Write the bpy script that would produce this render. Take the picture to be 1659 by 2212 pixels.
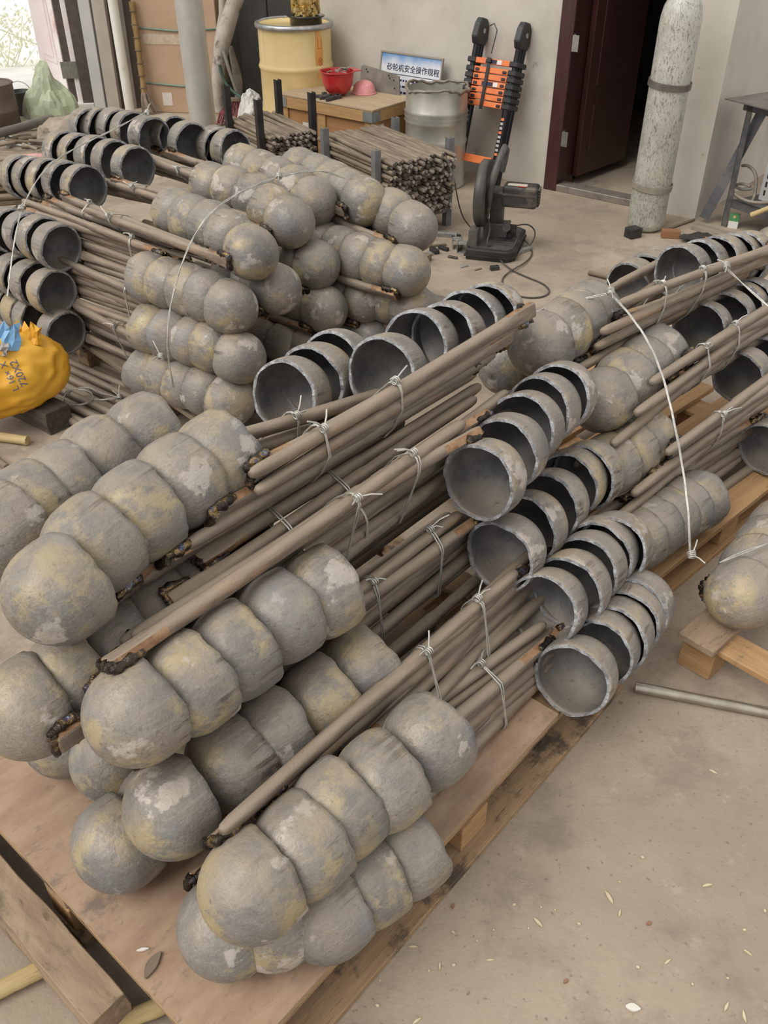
import bpy, bmesh, math, random
from mathutils import Vector, Matrix, Euler, noise as mnoise
from mathutils.bvhtree import BVHTree

random.seed(7)
for o in list(bpy.data.objects):
    bpy.data.objects.remove(o)
SC = bpy.context.scene
COL = SC.collection
PI = math.pi

# ------------------------------------------------------------------ camera
FPX, IMW, IMH = 1920.0, 1659.0, 2212.0
PITCH = math.radians(36.5)
CAMH = 1.9
cam_d = bpy.data.cameras.new('camera')
cam_d.sensor_fit = 'VERTICAL'
cam_d.sensor_height = 24.0
cam_d.lens = 24.0 * FPX / IMH
cam_d.clip_start = 0.02
cam = bpy.data.objects.new('camera', cam_d)
COL.objects.link(cam)
cam.location = (0, 0, CAMH)
cam.rotation_euler = (PI / 2 - PITCH, 0, 0)
SC.camera = cam

# ------------------------------------------------------------------ daylight
world = bpy.data.worlds.new('overcast_sky')
SC.world = world
world.use_nodes = True
wn = world.node_tree.nodes
wn['Background'].inputs[0].default_value = (1.0, 0.985, 0.96, 1)
wn['Background'].inputs[1].default_value = 0.80
sun_d = bpy.data.lights.new('soft_daylight', 'SUN')
sun_d.energy = 2.0
sun_d.angle = math.radians(42)
sun_d.color = (1.0, 0.97, 0.92)
sun = bpy.data.objects.new('soft_daylight', sun_d)
COL.objects.link(sun)
sun.rotation_euler = Vector((0.60, 0.40, -0.85)).to_track_quat('-Z', 'Y').to_euler()
SC.view_settings.view_transform = 'Standard'
SC.view_settings.look = 'None'
SC.view_settings.exposure = 0.14
SC.view_settings.gamma = 1.0
SC.view_settings.use_curve_mapping = False

# ------------------------------------------------------------------ photo pixel -> place
CP, SP = math.cos(PITCH), math.sin(PITCH)
def ray(px, py):
    u = (px - IMW / 2) / FPX
    w = (IMH / 2 - py) / FPX
    return Vector((u, CP + w * SP, -SP + w * CP))
def P(px, py, h=0.0):
    "point at height h above the floor"
    d = ray(px, py)
    return Vector((0, 0, CAMH)) + d * ((h - CAMH) / d.z)
def PS(px, py, s):
    "point at distance s along the view"
    return Vector((0, 0, CAMH)) + ray(px, py) * s
def PV(px, py, q, n):
    "point on the vertical plane through q with normal n"
    d = ray(px, py)
    n = Vector((n[0], n[1], 0)); q = Vector((q[0], q[1], 0))
    t = n.dot(q) / n.dot(Vector((d.x, d.y, 0)))
    return Vector((0, 0, CAMH)) + d * t

# ------------------------------------------------------------------ mesh helpers
class MB:
    def __init__(s):
        s.v = []; s.f = []; s.m = []; s.s = []
    def add(s, vs, fs, mi=0, smooth=False, M=None):
        b = len(s.v)
        if M is not None:
            vs = [M @ Vector(v) for v in vs]
        s.v += [tuple(v) for v in vs]
        for f in fs:
            s.f.append([i + b for i in f]); s.m.append(mi); s.s.append(smooth)
        return s
    def box(s, c, d, mi=0, M=None):
        x, y, z = c; a, b, e = d[0] / 2, d[1] / 2, d[2] / 2
        vs = [(x + i * a, y + j * b, z + k * e) for i in (-1, 1) for j in (-1, 1) for k in (-1, 1)]
        fs = [(0, 1, 3, 2), (4, 6, 7, 5), (0, 4, 5, 1), (2, 3, 7, 6), (0, 2, 6, 4), (1, 5, 7, 3)]
        return s.add(vs, fs, mi, False, M)
    def tube(s, pts, r, seg=8, mi=0, cap=True, smooth=True, M=None, sq=None, closed=False):
        "sq: optional list of (a,b) half sizes in place of radii"
        pts = [Vector(p) for p in pts]
        n = len(pts)
        if not isinstance(r, (list, tuple)):
            r = [r] * n
        vs, fs = [], []
        t0 = (pts[1] - pts[0]).normalized()
        up = Vector((0, 0, 1)) if abs(t0.z) < 0.9 else Vector((0, 1, 0))
        e1 = t0.cross(up).normalized()
        for i in range(n):
            if closed:
                t = pts[(i + 1) % n] - pts[i - 1]
            else:
                t = pts[min(i + 1, n - 1)] - pts[max(i - 1, 0)]
            if t.length < 1e-9:
                t = t0
            t = t.normalized()
            e1 = (e1 - t * e1.dot(t))
            if e1.length < 1e-6:
                e1 = t.orthogonal()
            e1.normalize()
            e2 = t.cross(e1)
            for k in range(seg):
                a = 2 * PI * k / seg
                vs.append(pts[i] + (e1 * math.cos(a) + e2 * math.sin(a)) * r[i])
        for i in range(n if closed else n - 1):
            j = (i + 1) % n
            for k in range(seg):
                l = (k + 1) % seg
                fs.append((i * seg + k, i * seg + l, j * seg + l, j * seg + k))
        s.add(vs, fs, mi, smooth, M)
        if cap and not closed:
            s.add(vs[:seg], [tuple(reversed(range(seg)))], mi, False, M)
            s.add(vs[-seg:], [tuple(range(seg))], mi, False, M)
        return s
    def lathe(s, prof, seg=32, mi=0, smooth=True, M=None, cap0=False, cap1=False, mis=None):
        vs, fs = [], []
        n = len(prof)
        for (r, z) in prof:
            for k in range(seg):
                a = 2 * PI * k / seg
                vs.append((r * math.cos(a), r * math.sin(a), z))
        b = len(s.v)
        for i in range(n - 1):
            fi = []
            for k in range(seg):
                l = (k + 1) % seg
                fi.append((i * seg + k, i * seg + l, (i + 1) * seg + l, (i + 1) * seg + k))
            fs.append(fi)
        vv = [M @ Vector(v) for v in vs] if M is not None else vs
        s.v += [tuple(v) for v in vv]
        for i, fi in enumerate(fs):
            for f in fi:
                s.f.append([q + b for q in f]); s.m.append(mis[i] if mis else mi); s.s.append(smooth)
        if cap0:
            s.f.append([b + k for k in reversed(range(seg))]); s.m.append(mi); s.s.append(False)
        if cap1:
            s.f.append([b + (n - 1) * seg + k for k in range(seg)]); s.m.append(mi); s.s.append(False)
        return s
    def prism(s, poly, z0, z1, mi=0, M=None):
        n = len(poly)
        vs = [(p[0], p[1], z0) for p in poly] + [(p[0], p[1], z1) for p in poly]
        fs = [tuple(reversed(range(n))), tuple(range(n, 2 * n))]
        fs += [(i, (i + 1) % n, n + (i + 1) % n, n + i) for i in range(n)]
        return s.add(vs, fs, mi, False, M)
    def mesh(s, name, mats, bevel=0, segs=1, recalc=True):
        me = bpy.data.meshes.new(name)
        me.from_pydata(s.v, [], s.f)
        if not isinstance(mats, (list, tuple)):
            mats = [mats]
        for m in mats:
            me.materials.append(m)
        me.polygons.foreach_set('material_index', s.m)
        me.polygons.foreach_set('use_smooth', s.s)
        if bevel or recalc:
            bm = bmesh.new(); bm.from_mesh(me)
            if recalc:
                bmesh.ops.recalc_face_normals(bm, faces=bm.faces)
            if bevel:
                bmesh.ops.bevel(bm, geom=bm.edges[:], offset=bevel, segments=segs, affect='EDGES', profile=0.5)
            bm.to_mesh(me); bm.free()
        me.update()
        return me
    def build(s, name, mats, parent=None, M=None, bevel=0, segs=1):
        return link(name, s.mesh(name, mats, bevel, segs), parent, M)

def link(name, me, parent=None, M=None):
    o = bpy.data.objects.new(name, me)
    COL.objects.link(o)
    if parent is not None:
        o.parent = parent
    if M is not None:
        o.matrix_local = M
    return o
def tag(o, label, cat, group=None):
    o['label'] = label; o['category'] = cat
    if group:
        o['group'] = group
    return o
def thing(name, label, cat, M=None, group=None):
    o = bpy.data.objects.new(name, None)
    COL.objects.link(o)
    o.empty_display_size = 0.05
    if M is not None:
        o.matrix_local = M
    return tag(o, label, cat, group)
def struct(o):
    o['kind'] = 'structure'
    return o
def T(v): return Matrix.Translation(Vector(v))
def RZ(a): return Matrix.Rotation(a, 4, 'Z')
def RX(a): return Matrix.Rotation(a, 4, 'X')
def RY(a): return Matrix.Rotation(a, 4, 'Y')
def frame(o, x, z=(0, 0, 1)):
    "matrix whose X axis is x, with Z as near z as can be"
    x = Vector(x).normalized(); z = Vector(z)
    y = z.cross(x)
    if y.length < 1e-6: y = x.orthogonal()
    y.normalize(); z = x.cross(y)
    M = Matrix((x, y, z)).transposed().to_4x4()
    M.translation = Vector(o)
    return M

# ------------------------------------------------------------------ materials
class NT:
    def __init__(s, name):
        s.mat = bpy.data.materials.new(name); s.mat.use_nodes = True
        s.t = s.mat.node_tree; s.n = s.t.nodes
        s.b = s.n['Principled BSDF']
    def node(s, kind, **kw):
        n = s.n.new(kind)
        for k, v in kw.items():
            setattr(n, k, v)
        return n
    def ln(s, a, b): s.t.links.new(a, b)
    def coords(s, rnd=True, scale=None, kind='Object'):
        tc = s.node('ShaderNodeTexCoord')
        out = tc.outputs[kind]
        if scale:
            m = s.node('ShaderNodeMapping'); m.inputs['Scale'].default_value = scale
            s.ln(out, m.inputs[0]); out = m.outputs[0]
        if rnd:
            oi = s.node('ShaderNodeObjectInfo')
            mu = s.node('ShaderNodeMath', operation='MULTIPLY'); mu.inputs[1].default_value = 37.0
            s.ln(oi.outputs['Random'], mu.inputs[0])
            va = s.node('ShaderNodeVectorMath', operation='ADD')
            s.ln(out, va.inputs[0]); s.ln(mu.outputs[0], va.inputs[1]); out = va.outputs[0]
        return out
    def noise(s, co, scale, detail=4, rough=0.6, off=0.0, dist=0.0):
        n = s.node('ShaderNodeTexNoise')
        n.inputs['Scale'].default_value = scale; n.inputs['Detail'].default_value = detail
        n.inputs['Roughness'].default_value = rough; n.inputs['Distortion'].default_value = dist
        if off:
            va = s.node('ShaderNodeVectorMath', operation='ADD'); va.inputs[1].default_value = (off, off * 1.7, -off)
            s.ln(co, va.inputs[0]); co = va.outputs[0]
        s.ln(co, n.inputs['Vector'])
        return n.outputs['Fac']
    def ramp(s, f, lo, hi, a=0.0, b=1.0):
        m = s.node('ShaderNodeMapRange', interpolation_type='SMOOTHSTEP')
        m.inputs[1].default_value = lo; m.inputs[2].default_value = hi
        m.inputs[3].default_value = a; m.inputs[4].default_value = b
        s.ln(f, m.inputs[0]); return m.outputs[0]
    def mix(s, f, a, b):
        m = s.node('ShaderNodeMix', data_type='RGBA')
        for i, q in ((0, f), (6, a), (7, b)):
            if isinstance(q, (int, float)): m.inputs[i].default_value = q
            elif isinstance(q, tuple): m.inputs[i].default_value = (*q[:3], 1)
            else: s.ln(q, m.inputs[i])
        return m.outputs[2]
    def math(s, op, a, b=None):
        m = s.node('ShaderNodeMath', operation=op)
        for i, q in ((0, a), (1, b)):
            if q is None: continue
            if isinstance(q, (int, float)): m.inputs[i].default_value = q
            else: s.ln(q, m.inputs[i])
        return m.outputs[0]
    def sep(s, co):
        n = s.node('ShaderNodeSeparateXYZ'); s.ln(co, n.inputs[0]); return n.outputs
    def normal_z(s):
        g = s.node('ShaderNodeNewGeometry'); return s.sep(g.outputs['Normal'])[2]
    def bump(s, f, strength=0.2, dist=0.004):
        b = s.node('ShaderNodeBump'); b.inputs['Strength'].default_value = strength
        b.inputs['Distance'].default_value = dist
        s.ln(f, b.inputs['Height']); s.ln(b.outputs[0], s.b.inputs['Normal'])
    def done(s, col, rough=0.6, metal=0.0, spec=0.5, coat=0.0):
        for key, q in (('Base Color', col), ('Roughness', rough), ('Metallic', metal), ('Specular IOR Level', spec), ('Coat Weight', coat)):
            i = s.b.inputs[key]
            if isinstance(q, (int, float)): i.default_value = q
            elif isinstance(q, tuple): i.default_value = (*q[:3], 1)
            else: s.ln(q, i)
        return s.mat

def simple(name, a, b=None, scale=12, rough=0.6, metal=0.0, bump=0.0, bscale=80, detail=5, stretch=None, spec=0.5, dirt=None, dirtlo=0.55, coat=0.0, rnd=True):
    t = NT(name)
    co = t.coords(rnd, stretch)
    col = a
    if b:
        col = t.mix(t.ramp(t.noise(co, scale, detail), 0.3, 0.7), a, b)
    if dirt:
        col = t.mix(t.ramp(t.noise(co, scale * 0.6, 6, 0.7, 5.0), dirtlo, dirtlo + 0.15), col, dirt)
    if bump:
        t.bump(t.noise(co, bscale, 4), bump)
    return t.done(col, rough, metal, spec, coat)

def cup_outer_mat():
    t = NT('ladle_cup_outside')
    co = t.coords(True)
    raw = t.coords(False)
    col = t.mix(t.ramp(t.noise(co, 7, 5), 0.32, 0.68), (0.185, 0.178, 0.172), (0.30, 0.27, 0.235))
    col = t.mix(t.ramp(t.noise(co, 4.5, 3, 0.5, 9.0), 0.50, 0.66, 0, 0.55), col, (0.34, 0.285, 0.235))
    # brownish axial scrape marks near the rim
    st = t.coords(True, (5.0, 55.0, 55.0))
    x = t.sep(raw)[0]
    band = t.ramp(x, -0.075, -0.03)
    stm = t.math('MULTIPLY', t.ramp(t.noise(st, 1.0, 4, 0.6), 0.54, 0.62), band)
    patch = t.ramp(t.noise(co, 11, 3, 0.5, 3.0), 0.44, 0.56)
    col = t.mix(t.math('MULTIPLY', t.math('MULTIPLY', stm, patch), 0.85), col, (0.085, 0.062, 0.048))
    # fine grain and brushed streaks
    col = t.mix(t.ramp(t.noise(co, 210, 3, 0.7), 0.35, 0.65, 0, 0.55), col, t.mix(0.5, col, (0.10, 0.088, 0.078)))
    col = t.mix(t.ramp(t.noise(st, 1.6, 5, 0.7, 2.0), 0.50, 0.66, 0, 0.5), col, t.mix(0.55, col, (0.42, 0.385, 0.34)))
    # straw coloured scale
    g = t.noise(co, 9, 8, 0.72, 14.0)
    big = t.ramp(t.noise(co, 5.0, 2, 0.5, 31.0), 0.44, 0.60)
    col = t.mix(t.math('MULTIPLY', t.ramp(g, 0.45, 0.57, 0, 0.72), big), col, (0.46, 0.365, 0.195))
    # pale bare patches
    col = t.mix(t.ramp(t.noise(co, 8.5, 6, 0.6, 22.0), 0.60, 0.64, 0, 0.75), col, (0.53, 0.475, 0.43))
    # bluish tint
    col = t.mix(t.ramp(t.noise(co, 6, 3, 0.5, 41.0), 0.58, 0.70, 0, 0.5), col, (0.22, 0.235, 0.26))
    # specks
    col = t.mix(t.ramp(t.noise(co, 95, 3, 0.6), 0.60, 0.70, 0, 0.5), col, (0.12, 0.10, 0.085))
    # settled dust
    dz = t.ramp(t.normal_z(), 0.35, 0.95)
    col = t.mix(t.math('MULTIPLY', dz, t.ramp(t.noise(co, 14, 5), 0.3, 0.7, 0.15, 0.55)), col, (0.36, 0.295, 0.225))
    h = t.math('ADD', t.math('MULTIPLY', t.noise(st, 1.0, 4, 0.6), 0.6), t.noise(co, 60, 5, 0.65))
    t.bump(h, 0.55, 0.005)
    return t.done(col, t.ramp(t.noise(co, 10, 4, 0.5, 7.0), 0.3, 0.7, 0.42, 0.72), 0.22, 0.45)
def cup_inner_mat():
    t = NT('ladle_cup_inside')
    co = t.coords(True)
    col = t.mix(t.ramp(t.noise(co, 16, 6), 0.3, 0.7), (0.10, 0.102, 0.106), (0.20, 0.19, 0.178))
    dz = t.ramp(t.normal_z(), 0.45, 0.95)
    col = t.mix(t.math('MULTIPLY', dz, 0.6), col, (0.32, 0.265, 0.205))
    col = t.mix(t.ramp(t.noise(co, 70, 4), 0.58, 0.7, 0, 0.5), col, (0.05, 0.05, 0.05))
    t.bump(t.noise(co, 70, 4), 0.3)
    return t.done(col, 0.6, 0.2)
def cup_rim_mat():
    t = NT('ladle_cup_cut_rim')
    co = t.coords(True)
    col = t.mix(t.ramp(t.noise(co, 60, 4), 0.35, 0.65), (0.20, 0.205, 0.215), (0.40, 0.41, 0.425))
    t.bump(t.noise(co, 160, 3), 0.6)
    return t.done(col, 0.5, 0.3)
def weld_mat():
    t = NT('weld_bead_iridescent')
    co = t.coords(True)
    w = t.noise(co, 26, 3, 0.55)
    r = t.node('ShaderNodeValToRGB')
    e = r.color_ramp.elements
    e[0].position = 0.25; e[0].color = (0.012, 0.011, 0.013, 1)
    e[1].position = 0.80; e[1].color = (0.45, 0.44, 0.44, 1)
    for p, c in ((0.42, (0.045, 0.036, 0.03)), (0.52, (0.075, 0.058, 0.045)), (0.58, (0.30, 0.20, 0.08)), (0.635, (0.10, 0.085, 0.13)), (0.68, (0.13, 0.17, 0.24)), (0.74, (0.34, 0.28, 0.18))):
        q = e.new(p); q.color = (*c, 1)
    t.ln(w, r.inputs[0])
    t.bump(t.noise(co, 140, 3), 0.7, 0.006)
    return t.done(r.outputs[0], 0.22, 0.75)
def handle_mat():
    t = NT('handle_dusty_steel')
    co = t.coords(True, (1.6, 9, 9))
    c2 = t.coords(True)
    col = t.mix(t.ramp(t.noise(co, 6, 5), 0.3, 0.7), (0.145, 0.108, 0.084), (0.27, 0.212, 0.16))
    col = t.mix(t.ramp(t.noise(co, 3.0, 4, 0.6, 12.0), 0.55, 0.70, 0, 0.75), col, (0.33, 0.205, 0.12))
    col = t.mix(t.ramp(t.noise(co, 9.0, 5, 0.7, 4.0), 0.62, 0.74, 0, 0.65), col, (0.09, 0.072, 0.062))
    oi = t.node('ShaderNodeObjectInfo')
    col = t.mix(t.ramp(oi.outputs['Random'], 0.0, 1.0, 0.0, 0.45), col, (0.20, 0.17, 0.145))
    dz = t.ramp(t.normal_z(), 0.2, 0.9)
    col = t.mix(t.math('MULTIPLY', dz, 0.48), col, (0.40, 0.32, 0.235))
    t.bump(t.math('ADD', t.noise(c2, 150, 3), t.noise(co, 14, 4)), 0.4, 0.003)
    return t.done(col, 0.62, 0.12, 0.4)
M_OUT = cup_outer_mat(); M_IN = cup_inner_mat(); M_RIM = cup_rim_mat(); M_WELD = weld_mat(); M_HAND = handle_mat()
M_FORGED = simple('forged_bare_end', (0.24, 0.125, 0.062), (0.38, 0.235, 0.13), 30, 0.55, 0.2, 0.4, 120, dirt=(0.10, 0.07, 0.05))
M_WIRE = simple('tie_wire', (0.45, 0.44, 0.40), (0.60, 0.58, 0.53), 60, 0.45, 0.55)

def wood(name, a, b, dark, scale=1.0, rough=0.75, stretch=(2.0, 22, 22), dirt=None, dirtlo=0.6):
    t = NT(name)
    co = t.coords(True, stretch)
    c2 = t.coords(True)
    col = t.mix(t.ramp(t.noise(co, 2.2 * scale, 6, 0.6), 0.3, 0.7), a, b)
    col = t.mix(t.ramp(t.noise(co, 5.0 * scale, 7, 0.7, 8.0, 0.4), 0.56, 0.68, 0, 0.7), col, dark)
    if dirt:
        col = t.mix(t.ramp(t.noise(c2, 7, 6, 0.7, 3.0), dirtlo, dirtlo + 0.14, 0, 0.85), col, dirt)
    t.bump(t.noise(co, 6 * scale, 6), 0.45, 0.004)
    return t.done(col, rough, 0, 0.3)
M_PLY = wood('plywood_face', (0.32, 0.205, 0.135), (0.42, 0.295, 0.20), (0.22, 0.15, 0.105), 0.8, 0.6, (4, 10, 10), (0.17, 0.135, 0.11), 0.56)
M_PLYEDGE = wood('plywood_edge', (0.50, 0.36, 0.21), (0.40, 0.27, 0.15), (0.2, 0.12, 0.06), 1.0, 0.8, (3, 3, 120))
M_PALLET = wood('pallet_pine', (0.46, 0.285, 0.14), (0.37, 0.215, 0.10), (0.20, 0.11, 0.05), 1.0, 0.75, dirt=(0.17, 0.125, 0.085), dirtlo=0.58)
M_PALLETDIRTY = wood('pallet_pine_dirty', (0.30, 0.20, 0.115), (0.38, 0.25, 0.14), (0.06, 0.045, 0.035), 1.0, 0.8, dirt=(0.055, 0.045, 0.04), dirtlo=0.5)
M_OLDWOOD = wood('weathered_timber', (0.17, 0.13, 0.095), (0.24, 0.185, 0.13), (0.06, 0.045, 0.035), 1.0, 0.85)
M_DARKWOOD = wood('dark_timber', (0.055, 0.045, 0.036), (0.10, 0.08, 0.062), (0.02, 0.016, 0.014), 1.0, 0.85)
M_TIMBER = wood('big_timber', (0.27, 0.19, 0.125), (0.36, 0.265, 0.175), (0.10, 0.072, 0.05), 1.0, 0.8, (3, 14, 14), (0.15, 0.115, 0.085), 0.55)
M_STICK = wood('pale_stick', (0.52, 0.40, 0.20), (0.42, 0.31, 0.15), (0.22, 0.15, 0.07), 1.0, 0.7)

def floor_mat():
    t = NT('dusty_concrete')
    co = t.coords(False)
    col = t.mix(t.ramp(t.noise(co, 1.3, 6, 0.6), 0.3, 0.7), (0.30, 0.242, 0.183), (0.42, 0.343, 0.262))
    col = t.mix(t.ramp(t.noise(co, 4.5, 7, 0.65, 5.0), 0.46, 0.66, 0, 0.75), col, (0.235, 0.19, 0.15))
    col = t.mix(t.ramp(t.noise(co, 11, 6, 0.7, 9.0), 0.58, 0.70, 0, 0.5), col, (0.46, 0.385, 0.30))
    col = t.mix(t.ramp(t.noise(co, 60, 4, 0.6), 0.60, 0.72, 0, 0.7), col, (0.17, 0.13, 0.095))
    h = t.math('ADD', t.math('MULTIPLY', t.noise(co, 9, 7, 0.7), 0.8), t.noise(co, 70, 4))
    t.bump(h, 0.25, 0.01)
    return t.done(col, 0.85, 0, 0.25)
M_FLOOR = floor_mat()
def wall_mat():
    t = NT('stained_plaster')
    co = t.coords(False)
    col = t.mix(t.ramp(t.noise(co, 1.6, 6, 0.6), 0.3, 0.7), (0.50, 0.46, 0.40), (0.60, 0.555, 0.49))
    col = t.mix(t.ramp(t.noise(co, 2.6, 7, 0.65, 4.0), 0.52, 0.70, 0, 0.5), col, (0.39, 0.35, 0.30))
    col = t.mix(t.ramp(t.noise(co, 14, 6, 0.6, 8.0), 0.66, 0.72, 0, 0.6), col, (0.30, 0.26, 0.22))
    col = t.mix(t.ramp(t.noise(co, 3.0, 3, 0.5, 18.0), 0.58, 0.75, 0, 0.45), col, (0.50, 0.42, 0.375))
    t.bump(t.noise(co, 22, 6, 0.6), 0.15, 0.006)
    return t.done(col, 0.85, 0, 0.25)
M_WALL = wall_mat()
# ------------------------------------------------------------------ the floor
fl = MB().add([(-14, -6, 0), (14, -6, 0), (14, 16, 0), (-14, 16, 0)], [(0, 1, 2, 3)]).build('floor', M_FLOOR)
struct(fl)

# ------------------------------------------------------------------ ladles
R = 0.0985
SK = 0.05            # length of the straight skirt
HR = 0.0172          # handle radius
def make_cup(seed):
    rnd = random.Random(seed)
    seg = 44
    prof = []
    nd = 10
    for i in range(nd + 1):
        a = (PI / 2) * i / nd
        prof.append((-SK - 0.095 * math.cos(a), R * math.sin(a)))
    prof += [(-SK * 0.66, R * 1.004), (-SK * 0.33, R * 0.998), (-0.004, R * 0.985)]
    inner = [(-0.003, R * 0.985 - 0.0075), (-SK * 0.4, R - 0.008), (-SK, R - 0.0075)]
    for i in range(nd - 1, -1, -2):
        a = (PI / 2) * i / nd
        inner.append((-SK - 0.088 * math.cos(a), (R - 0.0075) * math.sin(a) if i else 0.0008))
    rings = [('o', x, r) for x, r in prof] + [('r', x, r) for x, r in inner[:1]] + [('i', x, r) for x, r in inner[1:]]
    vs, fs, ms = [], [], []
    ph = [rnd.uniform(0, 6.28) for _ in range(6)]
    def jag(a):
        return 0.004 * math.sin(2 * a + ph[0]) + 0.0025 * math.sin(5 * a + ph[1]) + 0.0016 * math.sin(11 * a + ph[2])
    jit = [rnd.uniform(-0.0010, 0.0010) for _ in range(seg)]
    jit2 = [rnd.uniform(-0.0008, 0.0010) for _ in range(seg)]
    for j, (kind, x, r) in enumerate(rings):
        for k in range(seg):
            a = 2 * PI * k / seg
            w = max(0.0, min(1.0, (x + SK) / SK))
            xx = x + w * jag(a)
            rr = r
            if kind == 'o':
                q = Vector((x * 14 + seed * 3.1, math.cos(a) * 1.6, math.sin(a) * 1.6))
                rr *= 1 + 0.016 * mnoise.noise(q)
                rr *= 1 + 0.012 * math.cos(2 * a + ph[3])
            else:
                rr *= 1 + 0.012 * math.cos(2 * a + ph[3])
            if x > -0.006:
                xx += jit[k]; rr += jit2[k] * (1 if kind == 'o' else -1)
            vs.append((xx, rr * math.cos(a), rr * math.sin(a)))
    no = len(prof)
    for j in range(len(rings) - 1):
        mi = 0 if j < no - 1 else (2 if j == no - 1 else 1)
        for k in range(seg):
            l = (k + 1) % seg
            fs.append((j * seg + k, (j + 1) * seg + k, (j + 1) * seg + l, j * seg + l)); ms.append(mi)
    mb = MB()
    mb.v = vs; mb.f = [list(f) for f in fs]; mb.m = ms; mb.s = [m != 2 for m in ms]
    mb.f.append(list(range(seg))); mb.m.append(0); mb.s.append(True)
    b = (len(rings) - 1) * seg
    mb.f.append([b + k for k in reversed(range(seg))]); mb.m.append(1); mb.s.append(True)
    return mb.mesh('cup', [M_OUT, M_IN, M_RIM])
def make_handle(seed, L):
    rnd = random.Random(seed)
    step = rnd.uniform(0.42, 0.62) * L
    xs = [(-0.062, 1, .9), (-0.058, 1, 1), (-0.01, 1, 1), (0.025, 0.8, 1), (0.06, 0.45, 1), (0.10, 0, 1.04), (0.2, 0, 1.02), (step - .012, 0, 1.05), (step + 0.004, 0, 0.88)]
    x = step + 0.09
    while x < L - 0.05:
        xs.append((x, 0, 0.89 + rnd.uniform(-.03, .03))); x += 0.11
    xs += [(L - 0.03, 0, 0.86), (L - 0.008, 0, 0.70), (L, 0, 0.42)]
    seg = 12
    vs, fs, ms = [], [], []
    ph = rnd.uniform(0, 6.28)
    for (x, fl, sc) in xs:
        cy = 0.004 * math.sin(x * 4 + ph); cz = 0.003 * math.sin(x * 5 + ph * 2)
        for k in range(seg):
            a = 2 * PI * k / seg
            c, s = math.cos(a), math.sin(a)
            ry, rz = HR * sc * c, HR * sc * s
            q = 0.35
            sy = math.copysign(abs(c) ** q, c) * 0.021 * sc
            sz = math.copysign(abs(s) ** q, s) * 0.0125 * sc
            vs.append((x, cy + ry * (1 - fl) + sy * fl, cz + rz * (1 - fl) + sz * fl))
    n = len(xs)
    for j in range(n - 1):
        for k in range(seg):
            l = (k + 1) % seg
            fs.append([j * seg + k, j * seg + l, (j + 1) * seg + l, (j + 1) * seg + k])
            side = k in (0, 5, 6, 11)
            ms.append(1 if (j <= 3 and (side or rnd.random() < 0.0)) else 0)
    fs.append(list(reversed(range(seg)))); ms.append(1)
    fs.append([(n - 1) * seg + k for k in range(seg)]); ms.append(0)
    mb = MB(); mb.v = vs; mb.f = fs; mb.m = ms; mb.s = [j // seg >= 3 for j in range(len(fs))]
    return mb.mesh('handle', [M_HAND, M_FORGED])
def make_weld(seed):
    rnd = random.Random(seed)
    mb = MB()
    for s in (-1, 1):
        pts, rs = [], []
        for i in range(9):
            x = -0.072 + 0.072 * i / 8
            pts.append((x, s * (0.022 + rnd.uniform(-.002, .003)), -0.009 + rnd.uniform(-.003, .003)))
            rs.append((0.0105 + rnd.uniform(-.003, .004)) * (0.5 if i in (0, 8) else 1))
        mb.tube(pts, rs, 8)
    pts = [(-0.066 + rnd.uniform(-.004, .004), -0.024 + 0.048 * i / 6, -0.004 + rnd.uniform(-.003, .003)) for i in range(7)]
    mb.tube(pts, [0.009 + rnd.uniform(-.002, .004) for _ in pts], 8)
    return mb.mesh('weld_bead', [M_WELD])
CUPS = [make_cup(i) for i in range(9)]
HANDS = [make_handle(i, L) for i, L in enumerate((0.90, 0.95, 0.99, 1.03, 0.93, 0.97))]
WELDS = [make_weld(i) for i in range(5)]
ORD = ['first', 'second', 'third', 'fourth', 'fifth', 'sixth']
LR = random.Random(11)
RODS = []
def ladle(rim, d, theta_vec, label, group, tilt=0.0, hdir=None):
    "rim: centre of the mouth, d: direction the mouth (and handle) points, theta_vec: side of the rim that carries the handle"
    M = frame(rim, d, theta_vec)
    root = thing('steel_ladle', label, 'ladle', M, group)
    link('cup', LR.choice(CUPS), root, RX(LR.uniform(0, 2 * PI)))
    off = R + 0.0115
    uv = M.to_3x3() @ Vector((0, 0, 1))
    hd = (hdir if hdir is not None else Vector(d)).normalized()
    hM = M.inverted() @ frame(Vector(rim) + uv * off, hd, uv) @ RY(tilt) @ RZ(LR.uniform(-.012, .012))
    RODS.append((Vector(rim) + uv * off, hd))
    link('handle', LR.choice(HANDS), root, hM)
    link('weld_bead', LR.choice(WELDS), root, T((0.002, 0, off + 0.0025)))
    return root

def spiral_knot(mb, c, ax, up, r=0.009, turns=3.0, w=0.0022, tails=True, rnd=LR):
    ax = Vector(ax).normalized(); up = Vector(up).normalized(); sd = ax.cross(up).normalized()
    pts = []
    n = int(turns * 9)
    for i in range(n + 1):
        a = 2 * PI * i / 9
        pts.append(Vector(c) + up * (0.004 + r * math.sin(a)) + ax * (r * math.cos(a)) + sd * ((i / n - .5) * 0.018))
    mb.tube(pts, w, 5)
    if tails:
        for k in range(2):
            q = Vector(c) + up * 0.006
            e = q + sd * rnd.uniform(0.02, 0.05) * rnd.choice((-1, 1)) + up * rnd.uniform(0.0, 0.03) + ax * rnd.uniform(-.03, .03)
            mb.tube([q, (q + e) / 2 + up * 0.006, e], w, 5)

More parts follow.
